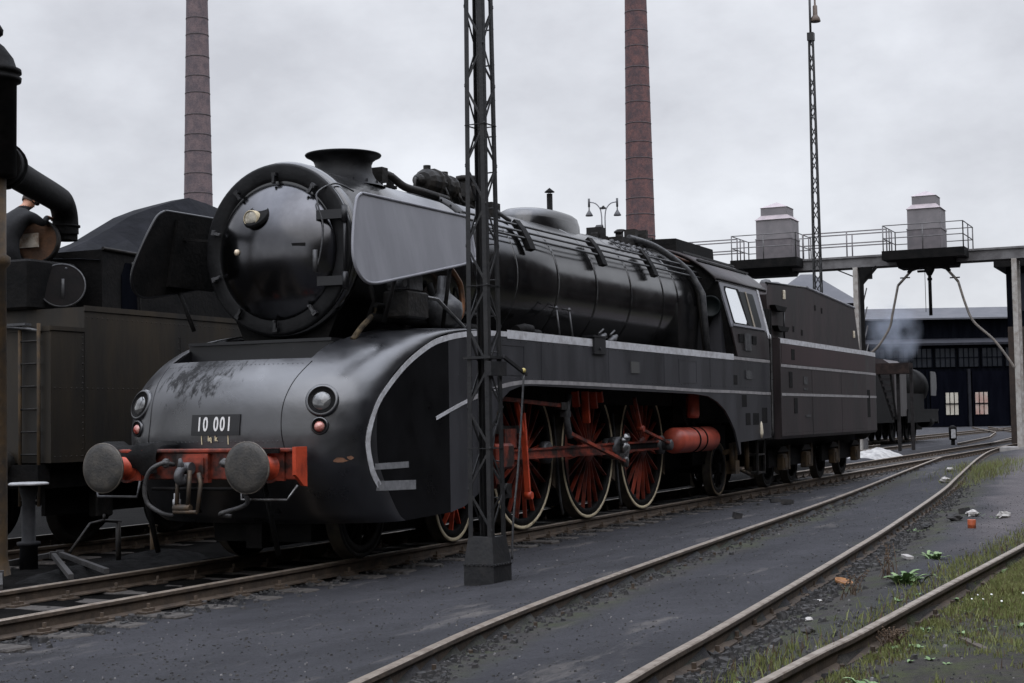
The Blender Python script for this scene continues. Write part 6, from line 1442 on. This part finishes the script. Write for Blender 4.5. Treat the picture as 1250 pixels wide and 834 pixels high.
# point lantern
t = thing('point_lantern', 'small black point lantern with white face beside the far track', 'lantern', (62, 2.95, -.18))
cx, cy = 63.5, 3.05
c0 = CAMP+FD*72+RD*((1160-625)/1852*72); cx, cy = c0.x, c0.y; t.location = (cx, cy, -.18); ORG[t.name] = Vector((cx, cy, -.18))
b = MB(); b.cyl((cx, cy, -.18), (cx, cy, .18), .09, 10); b.box(cx-.5, cx+.5, cy-.2, cy+.2, -.2, -.1); b.build('stand', soot, t)
b = MB(); b.lathe((cx, cy, .15), (0, 0, 1), [(0, .17), (.55, .19), (.62, .16), (.68, .06), (.7, 0)], 16); b.build('lantern_body', soot, t)
b = MB(); b.obox(Vector((cx, cy, .44))-FD*.2-RD*.03, (.20, .03, .42), Matrix.Rotation(YAW-math.pi/2, 3, 'Z')); b.build('white_face', white, t)

# ================================================================ SMALL THINGS ON THE GROUND
def put(name, label, cat, x, y, fn, m_, group=None):
    b = MB(); z = gh(x, y); fn(b, x, y, z); o = b.build(name, m_); return tag(o, label, cat, group)
put('tin_can', 'orange tin can standing near the white stones on the cinders', 'tin can', 8.85, -6.28, lambda b, x, y, z: b.lathe((x, y, z-.01), (0, 0, 1), [(0, .05), (.005, .055), (.05, .054), (.055, .056), (.06, .054), (.12, .055), (.125, .052), (.12, .046), (.02, .042)], 20), orange)
put('rusty_lid', 'round rusty lid lying beside the curved rail', 'metal lid', 2.35, -6.06, lambda b, x, y, z: b.lathe((x, y, z+.03), (-.10, -.28, 1), [(-.02, .0), (-.02, .08), (.012, .087), (.014, .082), (.0, .074), (.0, .0)], 28, cap=False), mat('orange_rust', (.34, .16, .06), .8, 0, (.16, .07, .03), 9, .3, 25))
def stone(b, x, y, z, r_, sq, sd): b.blob((x, y, z+r_*.45), r_, sq, sd, .35, n=12)
for i, (x, y, r_, lab, m_) in enumerate([(11.3, -5.93, .09, 'white stone just behind the orange can', stone_pale), (10.95, -6.42, .095, 'white stone in the grass to the right of the orange can', stone_pale), (21.4, -3.87, .11, 'pale stone beside the outer rail where the track curves away', stone_pale),
        (10.2, -5.85, .10, 'dark lump of stone left of the orange can', stone_dark), (-.4, -6.42, .03, 'small pale stone on the ballast beside the curved rail', stone_pale), (1.0, -6.15, .03, 'pale stone left of the rusty lid', stone_pale), (9.3, -5.6, .06, 'dark cinder near the curved rail', stone_dark), (-1.2, -6.62, .05, 'dark cinder between the curved rail and the weedy rail', stone_dark), (27.5, -3.0, .10, 'light stone by the far bend of the rail', stone_pale)]):
    put('stone', lab, 'stone', x, y, lambda b, x, y, z: stone(b, x, y, z, r_, (1.25, 1, .6), i), m_)
for i, (x, y, s, lab) in enumerate([(10.3, -2.62, .11, 'dark brick lying on the cinders nearest the engine'), (14.2, -2.35, .10, 'dark brick farther along the cinders beside the engine'), (15.6, -1.75, .09, 'small dark brick near the trailing wheel'), (11.9, -5.72, .10, 'dark brick behind the white stone')]):
    put('brick', lab, 'brick', x, y, lambda b, x, y, z: b.obox((x, y, z+s*.4), (s*2., s, s*.85), Matrix.Rotation(.5+i*.8, 3, 'Z') @ Matrix.Rotation(.2, 3, 'X')), stone_dark)
put('plank_scrap', 'pale splinter of wood lying by the leafy weed', 'wood scrap', 4.35, -6.28, lambda b, x, y, z: b.obox((x, y, z+.02), (.30, .07, .03), Matrix.Rotation(.4, 3, 'Z')), stone_pale)
put('plank_scrap', 'long dull plank lying in the dirt at the lower right', 'wood scrap', -1.35, -7.85, lambda b, x, y, z: b.obox((x, y, z+.002), (.85, .05, .02), Matrix.Rotation(.45, 3, 'Z')), mat('old_wood', (.07, .055, .042), .9, 0, (.07, .06, .05), 5))

# leafy weeds
def weed(x, y, s, n, label, broad=1., m_=None):
    t = thing('weed', label, 'weed', (x, y, gh(x, y)), 'leafy weeds along the rails')
    b = MB(); z0 = gh(x, y)-.01
    for k in range(n):
        a = random.uniform(0, 6.28); ln = s*random.uniform(.5, 1.05); rise = random.uniform(.4, 1.2); w_ = ln*.13*broad*random.uniform(.7, 1.2)
        d = Vector((math.cos(a), math.sin(a), 0)); e = Vector((-d.y, d.x, 0)); rows = []
        b0 = Vector((x+random.gauss(0, s*.22), y+random.gauss(0, s*.2), z0))
        for i in range(6):
            q = i/5; p = b0+d*ln*q*.75+Vector((0, 0, ln*rise*(q-.55*q*q))); ww = w_*math.sin(math.pi*min(.97, .08+q*.9))*(1+.25*math.sin(q*17+k))
            rows.append([p-e*ww+Vector((0, 0, ww*.35)), p, p+e*ww+Vector((0, 0, ww*.35))])
        b.grid(rows)
    b.build('leaves', m_ or leafm, t, fix=False); return t
weed(2.0, -6.72, .24, 60, 'largest leafy weed between the curved rail and the weedy rail', 1.2)
weed(4.35, -6.55, .17, 40, 'spiky bright weed behind the largest leafy weed')
weed(-3.1, -7.42, .15, 26, 'leafy weed at the bottom edge beside the weedy rail', 1.2)
weed(-.55, -7.32, .09, 14, 'small pale leafed weed below the middle of the weedy rail', 1.5)
weed(11.0, -6.35, .15, 30, 'grassy weed under the right hand white stone', .5)
weed(11.35, -5.98, .14, 12, 'small weed beside the white stone behind the can', .6)
weed(8.95, -5.52, .12, 12, 'small weed sprouting against the outer curved rail', .7)
weed(3.6, -7.35, .2, 18, 'dark leafed weed growing at the rail joint', 1.0)
# dry stems
def tuft(x, y, s, n, label, m_):
    t = thing('dry_weed', label, 'dry weed', (x, y, gh(x, y)), 'dry stalks along the weedy rail'); b = MB()
    for k in range(n):
        px, py = x+random.gauss(0, s*.35), y+random.gauss(0, s*.25); z = gh(px, py); h = s*random.uniform(.3, 1.2); lx, ly = random.gauss(0, .35)*h, random.gauss(0, .35)*h
        b.tube([(px, py, z-.01), (px+lx*.4, py+ly*.4, z+h*.6), (px+lx, py+ly, z+h)], [.004, .003, .0015], 4)
        for q in range(4): b.blob((px+lx*(.5+q*.15), py+ly*(.5+q*.15), z+h*(.6+q*.11)), .008, n=4)
    b.build('stalks', m_, t, fix=False)
for i, (x, y, s, n, lab) in enumerate([(-1.3, -7.25, .12, 40, 'reddish dry stalks below the middle of the weedy rail'), (2.4, -6.45, .30, 12, 'tall dark stalks beside the largest leafy weed'), (1.1, -6.4, .2, 14, 'thin dark stalks on the cinders left of the largest weed')]):
    tuft(x, y, s, n, lab, drym)
# grass: short blades in uneven clumps
def grass():
    b = MB(); n_ = 0
    def blade(x, y, h):
        z = gh(x, y); a = random.uniform(0, 6.28); w_ = random.uniform(.003, .0065); d = Vector((math.cos(a), math.sin(a), 0))*w_; l_ = Vector((random.gauss(0, .4), random.gauss(0, .4), 0))*h*.7
        p = Vector((x, y, z-.005)); b.add([p-d, p+d, p+d*.6+l_*.45+Vector((0, 0, h*.6)), p+l_+Vector((0, 0, h)), p-d*.6+l_*.45+Vector((0, 0, h*.6))], [(0, 1, 2, 3, 4)], random.choices((0, 1), (5, 1))[0])
    tries = 0
    while n_ < 75000 and tries < 500000:
        tries += 1
        x = -3.8+9*random.random()**1.1; c = yc(x); ed = -9.41+.114*(x+12.1)-.45
        if ed > c-.15: y = c-.12-.5*random.random()
        else: y = c-.10-(c-.10-ed)*random.random()
        band = 1.3*math.exp(-((x-4.0)/2.3)**2)*sst(c-.02, c-.35, y)                 # the mown looking strip beside the rail
        v = noise.noise((x*1.1, y*2.0, 3.3))*.6+noise.noise((x*3.1, y*4.2, 1.3))*.5-.04+.60*sst(-.2, .9, c-.8-y)*sst(.5, 4, x+2.2)-.25*sst(.4, -.8, x)*(1 if y > c-.75 else .3)
        edge = .5*math.exp(-((c-.16-y)/.14)**2)
        if random.random() < max(v, band, edge*(.4+.6*noise.noise((x*2.3, 0, 9)))): blade(x, y, random.uniform(.02, .05)+(.05 if band > .45 and random.random() < .8 else 0)+.03*random.random()**4); n_ += 1
    for cx_, cy_, sx, sy, k in ((31.5, -3.35, 3.2, .35, 1500), (25.5, -4.15, 2.5, .25, 700), (3.4, -7.0, 1.2, .12, 700), (-2.9, -6.72, .8, .12, 500), (.0, -6.95, 1.2, .08, 350), (7, -7.1, 2, .12, 700)):
        for i in range(k): blade(random.gauss(cx_, sx), random.gauss(cy_, sy), random.uniform(.04, .10) if cx_ < 20 else random.uniform(.08, .2))
    print('grass', n_, tries)
    o = b.build('grass', [grassm, drym], None, fix=False); tag(o, kind='stuff')
grass()
def flowers():
    b = MB()
    for i in range(55):
        x = random.uniform(-.5, 5); c = yc(x); y = c-random.uniform(.1, .9)
        if noise.noise((x*1.3, y*1.5, 5)) < .0: continue
        z = gh(x, y)+random.uniform(.05, .11); r_ = random.uniform(.006, .010)
        b.lathe((x, y, z), (random.gauss(-.3, .3), random.gauss(-.2, .3), 1), [(0, 0), (0, r_), (.006, r_*1.05), (.004, 0)], 8, 0, cap=False); b.tube([(x, y, z), (x, y, z-.10)], .0025, 4, 1)
    o = b.build('daisies', [petal, leafm], None, fix=False); tag(o, kind='stuff')
flowers()
# leaf rosettes scattered through the grass
def rosettes():
    b = MB()
    for i in range(120):
        x = -3.4+8.5*random.random()**1.2; c = yc(x); y = c-random.uniform(.05, 1.9) if random.random() < .8 else c+random.uniform(.05, .3)
        if noise.noise((x*1.2, y*1.8, 2)) < -.05: continue
        s = random.uniform(.03, .075); z0 = gh(x, y)-.005
        for k in range(random.randint(6, 12)):
            a = random.uniform(0, 6.28); ln = s*random.uniform(.6, 1.2); d = Vector((math.cos(a), math.sin(a), 0)); e = Vector((-d.y, d.x, 0)); rows = []
            for q_ in range(4):
                q = q_/3; p = Vector((x, y, z0))+d*ln*q*.8+Vector((0, 0, ln*(.9*q-.5*q*q))); ww = ln*.2*math.sin(math.pi*min(.95, .1+q*.85)); rows.append([p-e*ww, p+e*ww])
            b.grid(rows)
    o = b.build('ground_cover', leafm, None, fix=False); tag(o, kind='stuff')
rosettes()
